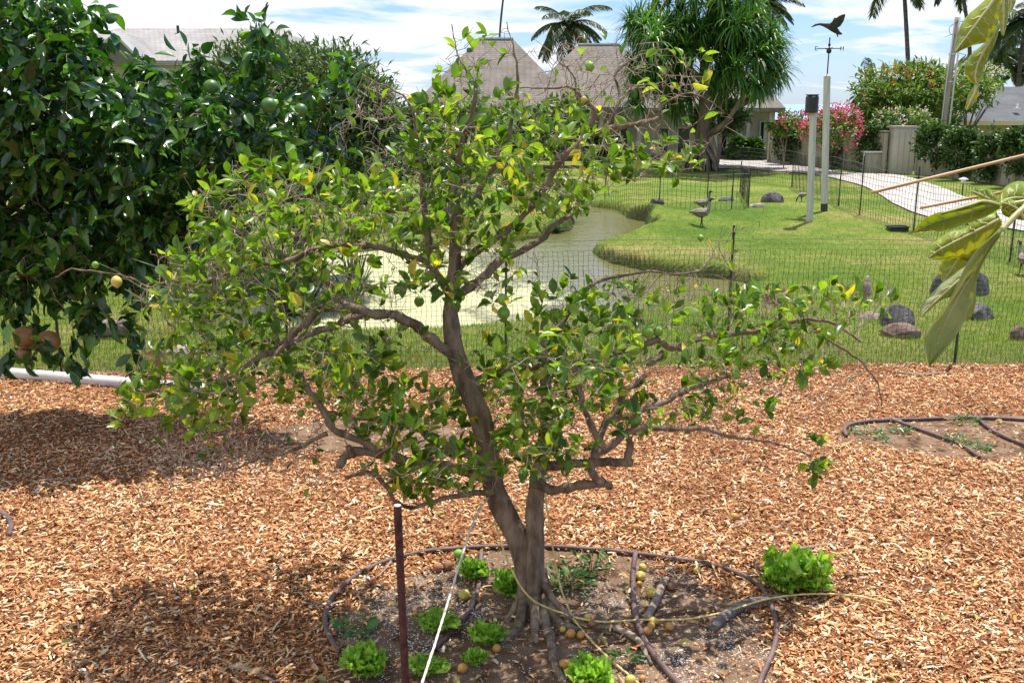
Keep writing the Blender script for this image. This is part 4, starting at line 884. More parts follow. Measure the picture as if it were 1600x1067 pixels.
m2 = MB(); a1 = np.array([Xat(903, Yr), Yr+.4, Zat(71, Yr+.4)+.03]); a2 = np.array([Xat(968, Yr), Yr+.4, Zat(71, Yr+.4)+.03]); m2.tube([a1, a2], .07, 6); m2.build('ridge_cap', M['ridge'], r2)
mb = MB(); hip_roof(mb, Xat(990, YH-1.4), Xat(1228, YH-1.4), YH-1.4, YH+8, ze-.02, Xat(1080, Yr), Xat(1165, Yr), Yr-.5, Zat(112, Yr-.5)); mb.build('roof', M['shingle_brown'], house)
mb = MB(); mb.box((Xat(930, YH-1.5), YH-1.3, ze-.12), (Xat(1228, YH-1.4)-Xat(640, YH-1.4), .06, .2)); mb.build('fascia', M['dark_trim'], house)
for px0, px1, y_0, y_1 in [(910,936,196,238),(944,960,196,238),(966,982,196,238),(1030,1046,200,240),(1128,1138,196,244),(1153,1160,200,244),(1189,1196,190,244),(700,725,190,235),(735,760,190,235),(780,800,190,235),(1060,1080,200,240),(820,845,192,236),(860,885,192,236)]:
    xa_, xb_ = Xat(px0, YH), Xat(px1, YH); z0, z1 = max(.05, Zat(y_1, YH)), Zat(y_0, YH); f = MB()
    cxx = (xa_+xb_)/2; f.box((cxx, YH-.03, (z0+z1)/2), (xb_-xa_, .05, z1-z0)); fo = f.build('window', M['glass'], house)
    g = MB()
    for sx_ in (xa_, xb_): g.box((sx_, YH-.05, (z0+z1)/2), (.06, .1, z1-z0+.06))
    g.box((cxx, YH-.052, z1), (xb_-xa_, .1, .06)); g.box((cxx, YH-.052, z0), (xb_-xa_, .1, .06)); g.build('frame', M['trim'], fo)
for px in (905, 940, 963, 1000, 1122, 1145, 1170, 1205):
    xx = Xat(px, YH-.9); MB().box((xx, YH-.9, ze/2-.1), (.16, .16, ze-.22)).build('veranda_post', M['house_wall'], house)
MB().box(((xw0+xw1)/2, YH-.8, .06), (xw1-xw0, 1.6, .12)).build('veranda_floor', M['dark_trim'], house)
# left house
YL = 34.0; hb = np.array([Xat(280, YL), YL, 0]); h2 = thing('house', 'house with a long pale shingle roof and white edged gable above the dark citrus', 'house', hb)
zel = Zat(95, YL); zrl = Zat(44, YL+2.5); x0, x1 = Xat(30, YL), Xat(462, YL)
MB().box(((x0+x1)/2, YL+3, zel/2), (x1-x0-.6, 5, zel)).build('wall', M['house_wall'], h2)
mb = MB(); xr0, xr1 = Xat(165, YL+2.5), Xat(447, YL+2.5)
mb.add(np.array([(x0-1,YL,zel),(x1,YL,zel),(x1,YL+6,zel),(x0-1,YL+6,zel),(x0+2.5,YL+2.7,zrl),(xr1,YL+2.7,zrl),(x0-1,YL,zel-.15),(x1,YL,zel-.15),(x1,YL+6,zel-.15),(x0-1,YL+6,zel-.15)]), [(0,1,5,4),(1,2,5),(2,3,4,5),(3,0,4),(0,6,7,1),(1,7,8,2),(2,8,9,3),(3,9,6,0),(9,8,7,6)]); rf = mb.build('roof', M['shingle_pale'], h2)
ap = P(181, 52, YL-1.2); e1 = P(150, 76, YL-1.2); e2 = P(217, 88, YL-1.2); back = np.array([0, 3.2, 0])
mb = MB(); mb.add(np.array([ap, e1, e2, ap+back, e1+back, e2+back]), [(0, 1, 4, 3), (0, 3, 5, 2)]); mb.build('gable_roof', M['shingle_pale'], h2)
mb = MB(); mb.add(np.array([ap+[0, .1, -.1], e1+[.1, .1, 0], e2+[-.1, .1, 0], e2+[-.1, .1, -.4], e1+[.1, .1, -.4]]), [(0, 1, 4, 3, 2)]); mb.build('gable_wall', M['dark_trim'], h2)
mb = MB(); mb.tube([ap+[0, -.03, 0], e1+[0, -.03, 0]], .09, 4); mb.tube([ap+[0, -.03, 0], e2+[0, -.03, 0]], .09, 4); mb.build('bargeboard', M['trim'], h2)
mb = MB(); q = P(278, 46, YL+2.3); mb.tube([q+[0, 0, -.15], q+[0, 0, .12]], .05, 8); mb.build('vent_pipe', M['post_dark'], h2)
ap = P(444, 52, YL-1); e1 = P(425, 72, YL-1); e2 = P(462, 78, YL-1)
mb = MB(); mb.add(np.array([ap, e1, e2, ap+back, e1+back, e2+back]), [(0, 1, 4, 3), (0, 3, 5, 2)]); mb.build('gable_roof', M['shingle_pale'], h2)
mb = MB(); mb.add(np.array([ap+[0, .1, -.08], e1+[.1, .1, 0], e2+[-.1, .1, 0], e2+[-.1, .1, -.4], e1+[.1, .1, -.4]]), [(0, 1, 4, 3, 2)]); mb.build('gable_wall', M['dark_trim'], h2)
# right house
YR = 47.0; hb = np.array([Xat(1560, YR), YR, 0]); h3 = thing('house', 'cream house with a dark grey shingle roof behind the vine covered fence', 'house', hb)
zer = Zat(189, YR-1); x0, x1 = Xat(1476, YR), Xat(1780, YR)
MB().box(((x0+x1)/2, YR+4, zer/2), (x1-x0, 8, zer-.01)).build('wall', M['wall_cream'], h3)
mb = MB(); hip_roof(mb, Xat(1462, YR-1), Xat(1800, YR-1), YR-1, YR+9, zer, Xat(1512, YR+4), Xat(1750, YR+4), YR+4, Zat(136, YR+4)); rf = mb.build('roof', M['shingle_grey'], h3)
m2 = MB(); g0 = P(1500, 139, YR+2.2); m2.add(np.array([g0+[0, 0, .25], g0+[-.5, 0, -.22], g0+[.5, 0, -.22], g0+[0, 2, .25], g0+[-.5, 2, -.22], g0+[.5, 2, -.22]]), [(0, 1, 2), (0, 3, 4, 1), (0, 2, 5, 3)]); m2.build('roof_vent', M['shingle_grey'], rf)
m2 = MB(); q = P(1589, 170, YR); m2.tube([q, q+[0, 0, .25]], .05, 8); m2.box(q, (.25, .3, .04)); m2.build('vent_pipe', M['pvc'], rf)
mb = MB(); mb.box(((Xat(1462, YR-1)+Xat(1800, YR-1))/2, YR-1.02, zer-.1), (Xat(1800, YR-1)-Xat(1462, YR-1), .05, .2)); mb.build('fascia', M['wall_cream'], h3)
for px0, px1 in ((1492, 1528), (1583, 1593), (1597, 1640)):
    xa_, xb_ = Xat(px0, YR), Xat(px1, YR); z1 = Zat(194, YR); z0 = z1-.9; fo = MB().box(((xa_+xb_)/2, YR-.02, (z0+z1)/2), (xb_-xa_, .05, z1-z0)).build('window', M['glass'], h3)
    g = MB(); n_ = max(2, int((xb_-xa_)/.25))
    for q in range(n_+1): g.box((xa_+(xb_-xa_)*q/n_, YR-.05, (z0+z1)/2), (.04, .06, z1-z0))
    g.box(((xa_+xb_)/2, YR-.052, z1), (xb_-xa_+.1, .09, .06)); g.box(((xa_+xb_)/2, YR-.053, z0), (xb_-xa_+.1, .09, .06)); g.build('frame', M['dark_trim'], fo)

# ---------------------------------------------------------------- palms and pandanus
def palm(label, top, base, fr, n=16, wind=(1.0, 0, 0), r0=.16, seed=0, sel=None, lw=.06):
    r = np.random.default_rng(seed); top = np.array(top, float); base = np.array(base, float)
    r0 *= .55; t = thing('coconut_palm', label, 'palm', base, 'coconut palms behind the houses'); mid = (top+base)/2+np.array([r.normal(0, .35), 0, 0])
    s_ = spline([base, mid, top], 12); MB().tube(s_, np.linspace(r0*1.4, r0, len(s_))*(1+.04*np.sin(np.arange(len(s_))*2.5)), 10).build('trunk', M['palm_bark'], t, smooth=True)
    wv = np.array(wind); 
    for k in range(n):
        a = 2*math.pi*k/n+r.normal(0, .15); el = R(66)-R(92)*((k*7 % n)/n)+r.normal(0, .1)
        d = nrm(np.array([math.cos(a)*math.cos(el), math.sin(a)*math.cos(el), math.sin(el)])+wv*.35); L = fr*(.8+.3*r.random()); pts = [top]; dd = d.copy()
        m = 14
        for q in range(m): dd = nrm(dd+np.array([0, 0, -.115])+wv*.045); pts.append(pts[-1]+dd*L/m)
        pts = np.array(pts); mb = MB(); mb.tube(pts, np.linspace(.03, .006, len(pts)), 4)
        fine = spline(pts, 3); T_ = nrm(np.gradient(fine, axis=0)); sd_ = nrm(np.cross(T_, (0, 0, 1.0)))
        P_, D_ = [], []
        for q in range(3, len(fine)):
            u = q/len(fine); ll = L*.30*math.sin(math.pi*(u*.88+.08))**.6
            for s1 in (-1, 1):
                for rep in range(2):
                    dv = nrm(sd_[q]*s1*.8+T_[q]*.7+np.array([0, 0, -.45])+wv*.35+r.normal(0, .07, 3)); P_.append(fine[q]); D_.append(dv*ll)
        P_ = np.array(P_); D_ = np.array(D_); ll = np.linalg.norm(D_, axis=1); xa, ya, za = axes(D_, np.tile((0, 0, 1.0), (len(D_), 1))+r.normal(0, .3, D_.shape))
        tp = (np.array([(-.5, 0, 0), (.5, 0, 0), (-.45, .5, -.03), (.45, .5, -.03), (0, 1, -.2)]), [(0, 1, 3, 2), (2, 3, 4)]); mb.scatter(tp[0], tp[1], P_, xa, ya, za, np.c_[np.full(len(P_), lw), ll, ll]); mb.build('frond', M['palm_leaf'], t)
    mb = MB()
    for k in range(7):
        a = k*.9; sphere(mb, top+np.array([math.cos(a)*.2, math.sin(a)*.2, -.22-.05*(k % 2)]), .11, 8, 6)
    mb.build('coconuts', M['lemon_brown'], t, smooth=True); return t
def gp(px, Yv): q = gat(px, Yv); q[2] = 0; return q
palm('coconut palm rising between the two brown hip roofs', P(888, 40, 62), gp(884, 62), 2.7, 20, (.35, 0, .12), .17, 1)
palm('tall coconut palm with a curved trunk above the coral flowered tree', P(1411, -44, 60), gp(1416, 60), 3.3, 10, (.5, 0, 0), .19, 2)
palm('slim coconut palm just right of the utility pole', P(1498, -48, 62), gp(1488, 62), 2.9, 11, (.7, 0, 0), .17, 3)
palm('coconut palm standing low behind the grey roof', P(1561, 84, 66), gp(1554, 66), 2.8, 18, (.8, 0, .1), .17, 4)
palm('coconut palm leaning in at the top right corner', P(1603, 30, 58), gp(1588, 58), 3.0, 18, (-.3, 0, .1), .18, 5)
palm('young coconut palm half hidden behind the coral flowered tree', P(1366, 138, 56), gp(1368, 56), 1.7, 18, (.6, 0, .45), .15, 6)
palm('coconut palm behind the strap leaved tree, only its fronds showing', P(1190, 10, 60), gp(1185, 60), 2.4, 16, (.6, 0, .1), .17, 7)
palm('very slim palm trunk behind the left hip roof with its crown above the picture', P(796, -75, 60), gp(797, 60), 2.2, 12, (.6, 0, 0), .10, 8)
palm('small coconut palm just above the right house roof', P(1590, 118, 60), gp(1594, 60), 1.8, 14, (.2, 0, .1), .14, 9)

YP = 37.5; pb = np.array([*P(1092, 262, YP)[:2], 0.]); pan = thing('pandanus_tree', 'big strap leaved pandanus with prop roots beside the pale path', 'tree', pb)
def PP(px, py, dy=0): return P(px, py, YP+dy)
mb = MB(); fork = PP(1097, 215)
mb.tube(spline([PP(1094, 250), fork, PP(1102, 170), PP(1100, 120), PP(1105, 60)], 5), np.linspace(.30, .14, 21), 10)
LM = [[fork, PP(1072, 190, .5), PP(1063, 150, .8), PP(1062, 110, 1)], [fork, PP(1130, 195, -.5), PP(1152, 165, -.8), PP(1172, 130, -1)], [PP(1101, 170), PP(1118, 140, .5), PP(1130, 90, .8)], [PP(1100, 130), PP(1070, 100, -.5), PP(1040, 80, -.8)], [PP(1102, 110), PP(1130, 60, .4), PP(1160, 40, .6)], [PP(1063, 140, .8), PP(1040, 130, .6), PP(1018, 110, .4)], [PP(1152, 165, -.8), PP(1185, 150, -.6), PP(1205, 120, -.4)], [PP(1103, 70), PP(1085, 40), PP(1065, 30)], [PP(1103, 60), PP(1110, 20), PP(1105, -20)]]
for l in LM: s_ = spline(l, 5); mb.tube(s_, np.linspace(.12, .07, len(s_)), 8)
mb.build('trunk', M['far_bark'], pan, smooth=True)
mb = MB()
for k in range(34):
    a = 2*math.pi*k/34; rr_ = .55+.35*rng.random(); e = pb+np.array([math.cos(a)*rr_, math.sin(a)*rr_, -.02]); s0 = fork+np.array([math.cos(a)*.2, math.sin(a)*.2, -.1-.5*rng.random()]); mb.tube(spline([s0, (s0+e)/2+np.array([math.cos(a)*.1, math.sin(a)*.1, 0]), e], 4), .045, 6)
mb.build('prop_roots', M['far_bark'], pan, smooth=True)
heads = []
for px, py, rx, ry, n in [(1105,10,95,50,34),(1030,70,45,45,22),(1005,95,22,50,12),(1110,85,75,45,26),(1180,65,40,45,20),(1198,90,24,36,10),(1165,105,35,25,9),(1050,55,50,35,14),(1045,120,45,30,12),(1000,140,14,22,4),(1130,-15,80,30,14),(1210,125,14,20,4),(1060,150,28,20,7),(1125,125,30,20,7),(1150,60,30,30,8),(1000,60,20,40,8),(1185,130,28,18,6)]:
    for _ in range(n): a = rng.random()*6.28; u = math.sqrt(rng.random()); heads.append(PP(px+math.cos(a)*rx*u, py+math.sin(a)*ry*u, rng.normal(0, 1.3)))
mb = MB(); ctr_ = PP(1105, 110)
for hpt in heads:
    out = nrm(hpt-ctr_)
    for k in range(52):
        d = nrm(rng.normal(0, 1, 3)+out*.4+np.array([0, 0, .40])); L = .6+.55*rng.random(); sd_ = nrm(np.cross(d, (0, 0, 1.0)))*.040; V = []; p = hpt.copy(); dd = d.copy()
        for q in range(6):
            ww = sd_*(1-(q/5)**2*.92); V += [p-ww, p+ww]; dd = nrm(dd+np.array([.03, 0, -.05-.11*q])); p = p+dd*L/5
        mb.add(np.array(V), np.array([(2*q, 2*q+1, 2*q+3, 2*q+2) for q in range(5)]))
mb.build('leaves', M['pandanus_leaf'], pan)

# ---------------------------------------------------------------- hoses, pipe, stake, ropes, sticks
def tube_thing(name, label, cat, pts, r, mat, sides=10, seg=6, flute=0, origin=None):
    s_ = spline(pts, seg); mb = MB(); mb.tube(s_, r if np.ndim(r) == 0 else np.interp(np.linspace(0, 1, len(s_)), np.linspace(0, 1, len(r)), r), sides, flute=flute)
    return tag(mb.build(name, M[mat], smooth=True, origin=origin if origin is not None else s_[0]), label, cat)
def gpts(l, dz=.012): return [MG(*p)+np.array([0, 0, dz]) for p in l]
ring = gpts([(1190,1062),(1208,1020),(1213,985),(1206,955),(1190,922),(1155,900),(1105,884),(1050,876),(990,868),(930,862),(865,858),(790,857),(720,860),(660,866),(610,878),(570,895),(535,920),(515,945),(508,975),(515,1000),(530,1020)], .016)
cr_ = MG(860, 960); tail = [MG(1190, 1062)+np.array([-.12, -.25, .016]), MG(1190, 1062)+np.array([-.45, -.5, .016])]
tube_thing('drip_hose', 'brown drip hose laid in a wide ring around the lemon tree', 'hose', tail[::-1]+ring, .0125, 'hose')
tube_thing('drip_hose', 'brown hose crossing the soil right of the trunk from the ring towards the camera', 'hose', gpts([(993,868),(989,900),(990,940),(996,980),(1015,1020),(1045,1058),(1070,1085)], .022), .0135, 'hose')
tube_thing('drip_hose', 'brown hose crossing the soil left of the trunk behind the white rope', 'hose', gpts([(752,866),(750,900),(744,935),(728,965),(705,990),(680,1015),(650,1040)], .014), .012, 'hose')
tube_thing('drip_hose', 'curved brown hose end at the left edge of the mulch', 'hose', gpts([(-60,790),(-20,798),(6,806),(18,822),(14,840)], .015), .016, 'hose')
tube_thing('drip_hose', 'brown hose looping round the left side of the bare patch on the right', 'hose', gpts([(1322,684),(1320,672),(1335,664),(1380,659),(1430,658),(1500,655),(1560,656),(1620,660)], .016), .014, 'hose')
tube_thing('drip_hose', 'brown hose lying across the bare patch towards its near edge', 'hose', gpts([(1390,657),(1420,668),(1465,684),(1505,700),(1530,718)], .018), .013, 'hose')
tube_thing('drip_hose', 'brown hose across the right part of the bare patch near the frame edge', 'hose', gpts([(1522,653),(1545,672),(1575,688),(1610,702)], .018), .013, 'hose')
p0 = G0(-60, 577, .07); p1 = G0(226, 601, .07); p2 = G0(345, 610, .07)
b = p0; t = thing('pvc_pipe', 'white plastic pipe lying along the foot of the net at the left', 'pipe', b)
mb = MB(); mb.tube([p0, p0*.5+p1*.5, p1], .052, 20); mb.build('pipe', M['pvc'], t, smooth=True)
mb = MB(); d = nrm(p1-p0); mb.tube([p1-d*.09, p1+d*.06], .061, 20); mb.build('coupling', M['pvc'], t, smooth=True)
mb = MB(); mb.tube([p1, p2], .050, 20); mb.build('pipe', M['pvc'], t, smooth=True)
# rusty stake
tp_ = P(621, 790, 3.55); bt = P(634, 1100, 3.55); b = bt.copy(); b[2] = 0; b = P(634, 1100, 3.55); b[2] = .0
t = thing('steel_stake', 'dark rusty steel stake with a cut top standing left of the trunk', 'stake', b)
mb = MB(); top = tp_; bot = np.array([b[0]+.005, b[1], -.05])
n_ = 60; s_ = [bot+(top-bot)*u for u in np.linspace(0, 1, n_)]; mb.tube(s_, .0155*(1+.05*(np.arange(n_) % 2)), 10); mb.build('shaft', M['rust'], t)
mb = MB(); mb.tube([top, top+[0, 0, .003]], .0135, 10); mb.build('cut_end', M['metal_cut'], t)
def rope(label, pts, r, mat, seg=10):
    s_ = spline(pts, seg); t = np.linspace(0, 1, len(s_)); k = 1+.18*np.sin(np.arange(len(s_))*2.2); s_ = s_+rng.normal(0, .0004, s_.shape)
    mb = MB(); mb.tube(s_, r*k, 6); return tag(mb.build('rope', M[mat], smooth=True, origin=s_[0]), label, 'rope')
rope('pale taut rope coming down from the tree to the lower edge left of the trunk', [P(762,778,4.36), P(741,812,4.15), P(722,868,3.95), P(700,940,3.65), P(678,1010,3.35), P(655,1080,3.05)], .0050, 'rope_white', 16)
kn = MG(893, 972)+np.array([0, 0, .03])
rope('yellow rope from the left side of the trunk down to the knot on the soil', [P(772,812,4.3), P(795,880,4.22), P(830,935,4.22), kn], .0048, 'rope_yellow')
rope('yellow rope hanging from the right fork straight down to the knot', [P(852,770,4.3), P(860,830,4.3), P(874,910,4.3), kn+[0, 0, .005]], .0045, 'rope_yellow')
rope('yellow rope running from the knot towards the camera over the soil', [kn]+gpts([(920,1000),(955,1035),(990,1064),(1010,1085)], .012), .0052, 'rope_yellow')
rope('yellow frayed rope lying from the knot across the mulch below the big lettuce', [kn]+gpts([(940,980),(1000,977),(1070,976),(1130,965),(1200,944),(1270,936),(1340,940),(1392,953)], .03), .0050, 'rope_yellow', 14)
def stick(label, pts, r0, r1, mat='stick', dz=.015): return tube_thing('stick', label, 'stick', gpts(pts, dz), [r0, r0*1.1, r1], mat, 9, 6, flute=.12)
stick('forked dry stick on the soil right of the trunk among fallen lemons', [(1010,975),(1025,945),(1035,920),(1042,912)], .018, .014, dz=.03)
stick('flat dark bark strip lying across the right side of the hose ring', [(1110,985),(1150,955),(1200,940),(1245,932)], .026, .010, 'log', .012)
stick('thin grey fallen branch at the lower left of the mulch', [(360,1045),(385,1050),(410,1060),(430,1070)], .010, .006)
stick('pale dry root lying on the soil right of the trunk base', [(960,985),(985,996),(1003,1012),(1010,1030)], .014, .008)
stick('long thin twig lying on the mulch beside the net', [(1402,584),(1440,588),(1470,585),(1490,587)], .010, .006)
stick('dry twig crossing the left side of the hose ring', [(590,905),(606,888),(620,862)], .005, .003)
stick('pale split wood sliver on the mulch above the big lettuce', [(1235,862),(1270,858),(1325,848)], .009, .004)
stick('pale wood sliver on the mulch right of the trunk', [(1090,726),(1110,723),(1140,722)], .008, .003)
stick('dark stick lying on the mulch at the upper edge of the shadow', [(60,755),(90,752),(125,751)], .008, .005)

# ---------------------------------------------------------------- fallen lemons
proto = {}
for nm in ('lemon_yellow', 'lemon_orange', 'lemon_brown', 'lemon_green'):
    mb = MB(); lemon_mesh(mb, (0, 0, 0), 1.0); o = mb.build('fallen_lemon', M[nm], smooth=True); proto[nm] = o.data; bpy.data.objects.remove(o)
FL = [(717,867,8,'lemon_green','yellow green lemon on the hose beside the small lettuce behind the white rope'),(700,884,8,'lemon_brown','brown lemon on the white granules left of the small lettuce'),(684,888,7,'lemon_brown','shrivelled brown lemon leftmost near the top of the hose ring'),(725,930,9,'lemon_yellow','ripe yellow lemon on the granules just right of the white rope'),
 (649,959,4,'lemon_orange','tiny tan lemon right beside the rusty stake'),(776,1014,7,'lemon_orange','orange lemon at the right side of the lettuce in front of the roots'),(723,1045,8,'lemon_orange','dull orange lemon below the front lettuce near the lower edge'),
 (1001,901,8,'lemon_yellow','pale yellow lemon right of the top of the crossing hose'),(999,913,5,'lemon_orange','small orange lemon touching the right side of the crossing hose'),(1004,887,6,'lemon_yellow','faded pale lemon highest beside the crossing hose'),(1017,927,8.5,'lemon_yellow','large greenish yellow lemon left of the forked dry stick'),(1048,917,7,'lemon_brown','brown lemon right of the top of the forked dry stick'),
 (919,966,6.5,'lemon_yellow','greenish brown lemon right of the rope knot'),(925,975,6.5,'lemon_brown','dull brown lemon touching the yellow rope right of the knot'),(892,991,7.5,'lemon_orange','orange brown lemon below the rope knot, left one of a pair'),(907,993,6.5,'lemon_orange','orange brown lemon below the rope knot, right one of a pair'),(881,1039,8,'lemon_orange','round orange lemon beside the thick root above the front lettuce'),
 (985,1063,8,'lemon_yellow','yellow lemon at the lower edge beside the rope'),(1004,1060,5,'lemon_orange','small orange lemon at the lower edge next to the yellow one'),(1020,971,7,'lemon_yellow','yellow lemon behind the rope, rearmost of the cluster by the crossing hose'),(1017,979,6.5,'lemon_orange','orange lemon in the middle of the cluster by the crossing hose'),(1011,987,7.5,'lemon_orange','peach coloured lemon in front of the cluster by the crossing hose'),(1046,980,7,'lemon_orange','lone brown orange lemon on the rope right of the cluster'),
 (872,953,6,'lemon_orange','orange lemon tucked against the right foot of the trunk'),(879,984,5,'lemon_yellow','crushed yellow lemon left of the pair below the knot'),(1147,808,6,'lemon_orange','orange lemon lying alone on the sunny mulch right of the tree'),(992,825,6,'lemon_orange','pale orange lemon on the mulch behind the hose ring'),(1088,892,5,'lemon_yellow','small yellow lemon just inside the upper right of the hose ring'),(1111,846,5,'lemon_orange','small faded lemon on the mulch between ring and big lettuce')]
for px, py, r, mn, lab in FL:
    p = MG(px, py+r*.6); k = np.linalg.norm(p-np.array([0, 0, CAMZ]))/FPX; o = bpy.data.objects.new('fallen_lemon', proto[mn]); C.objects.link(o)
    o.scale = (r*k*.95,)*3; o.location = (p[0], p[1], p[2]+r*k*.86); o.rotation_euler = (R(90)+rng.normal(0, .35), 0, rng.random()*6.28); tag(o, lab, 'lemon', 'fallen lemons on the ground')

# ---------------------------------------------------------------- lettuces and weeds
def lettuce(px, py, rpx, hpx, label, n=16, seed=0, heads=1, lean=0.0):
    b = MG(px, py); k = np.linalg.norm(b-np.array([0, 0, CAMZ]))/FPX; Rr = rpx*k; Hh = hpx*k; r = np.random.default_rng(seed)
    mb = MB()
    for hd in range(heads):
        c = b+np.array([(hd-(heads-1)/2)*Rr*.95, r.normal(0, .02), 0]); Rh = Rr*(.75 if heads > 1 else 1)
        for q in range(n):
            a = 2.4*q+r.normal(0, .2); lv = q/n; el = R(18)+R(66)*lv; L = (Rh*.95*(1-lv)+Hh*.95*lv)*(.6+.65*r.random()); Wd = L*(.75+.3*r.random()); nu, nv = 22, 12; V = []
            rad_ = np.array([math.cos(a), math.sin(a), 0]); sd_ = np.array([-math.sin(a), math.cos(a), 0]); ph = r.random()*6
            for i_ in range(nv):
                v = i_/(nv-1); e2 = el+.5*(1-lv)*(v-.3)-.9*max(0, v-.6)*(1-lv); wv_ = Wd*.5*(.25+1.0*math.sin(min(1, v*1.05)*math.pi*.62))
                for j_ in range(nu):
                    u = j_/(nu-1)*2-1; edge = max(abs(u)**3, max(0, v-.55)/.45); amp = L*.13*edge
                    p = c+rad_*L*v*math.cos(e2)+np.array([0, 0, 1])*(L*v*math.sin(e2)+.01)+sd_*u*wv_
                    p = p+rad_*(abs(u)**2*-.10*L)+np.array([0, 0, 1])*abs(u)**2*.12*L
                    p = p+(np.array([0, 0, 1])*math.sin(u*19+ph+v*11)+rad_*math.sin(u*11+v*17+ph*2)+sd_*.5*math.sin(u*23+v*21))*amp
                    V.append(p)
            F = np.array([(i_*nu+j_, i_*nu+j_+1, (i_+1)*nu+j_+1, (i_+1)*nu+j_) for i_ in range(nv-1) for j_ in range(nu-1)]); mb.add(np.array(V), F)
    V = np.concatenate(mb.V); mb.V = [np.c_[V[:, :2], np.maximum(V[:, 2], b[2]+.003)]]
    return tag(mb.build('lettuce', M['lettuce'], smooth=True, origin=b, jitter=.0012), label, 'lettuce', 'frilly lettuces around the lemon tree')
lettuce(1243,924,38,52,'largest frilly lettuce, bright green double head on the mulch right of the ring',26,1,2)
lettuce(736,905,26,28,'small frilly lettuce behind the white rope at the back of the ring',16,2)
lettuce(793,938,20,38,'upright lettuce tucked against the left side of the trunk',16,3)
lettuce(678,985,32,18,'flat spreading lettuce crossed by the white rope',12,4)
lettuce(568,1052,34,42,'lettuce left of the rusty stake at the lower edge',18,5)
lettuce(762,1012,28,30,'frilly lettuce in front of the roots with an orange lemon beside it',16,6)
lettuce(742,1038,20,18,'small lettuce nearest the dull orange lemon at the lower edge',12,16)
lettuce(664,1055,34,22,'lettuce between the stake and the foot of the white rope',14,7)
lettuce(922,1066,42,36,'bright frilly lettuce at the lower edge below the thick root',18,8)
def weed(px, py, rpx, label, n=60, ls=.035, hgt=.08, seed=0, mat='weed', name='weed'):
    b = MG(px, py); k = np.linalg.norm(b-np.array([0, 0, CAMZ]))/FPX; r = np.random.default_rng(seed); a = r.random(n)*6.28; rr_ = rpx*k*np.sqrt(r.random(n)); pos = b+np.c_[np.cos(a)*rr_, np.sin(a)*rr_*.8, r.random(n)*hgt]
    d = nrm(np.c_[np.cos(a), np.sin(a), r.random(n)*1.2]+r.normal(0, .3, (n, 3))); xa, ya, za = axes(d, np.tile((0, 0, 1.0), (n, 1))+r.normal(0, .3, (n, 3))); t = thing(name, label, 'weed', b)
    mb = MB(); s_ = ls*(.6+.7*r.random(n)); mb.scatter(LEAF[0], LEAF[1], pos, xa, ya, za, np.c_[s_, s_, s_]); mb.build('leaves', M[mat], t, smooth=True)
    mb = MB()
    for q in range(0, n, 4): mb.tube([b, (b+pos[q])/2+[0, 0, .01], pos[q]], .0015, 4, cap=False)
    mb.build('stems', M['twig_green'], t); return t
weed(890,915,36,'ferny dark green weed right of the trunk inside the ring',110,.04,.09,1)
weed(925,893,24,'thin grassy weed below the back of the hose ring',50,.04,.10,2)
weed(560,1000,22,'dark broad leaved seedling left of the rusty stake',16,.075,.08,3)
weed(975,1032,20,'tiny weed seedling between rope and crossing hose',18,.04,.03,4)
weed(1355,678,26,'low green weed at the left end of the bare patch',70,.03,.03,5)
weed(1408,675,14,'small round weed left of the hose in the bare patch',40,.03,.03,6)
weed(1510,660,20,'weed tuft at the back of the bare patch between two hoses',60,.03,.04,7)
weed(1500,690,22,'green weed in the middle of the bare patch',60,.03,.03,8)
weed(1530,702,16,'green weed at the near side of the bare patch',50,.03,.03,9)
weed(1376,688,12,'tiny weed at the near left of the bare patch',26,.03,.03,10)

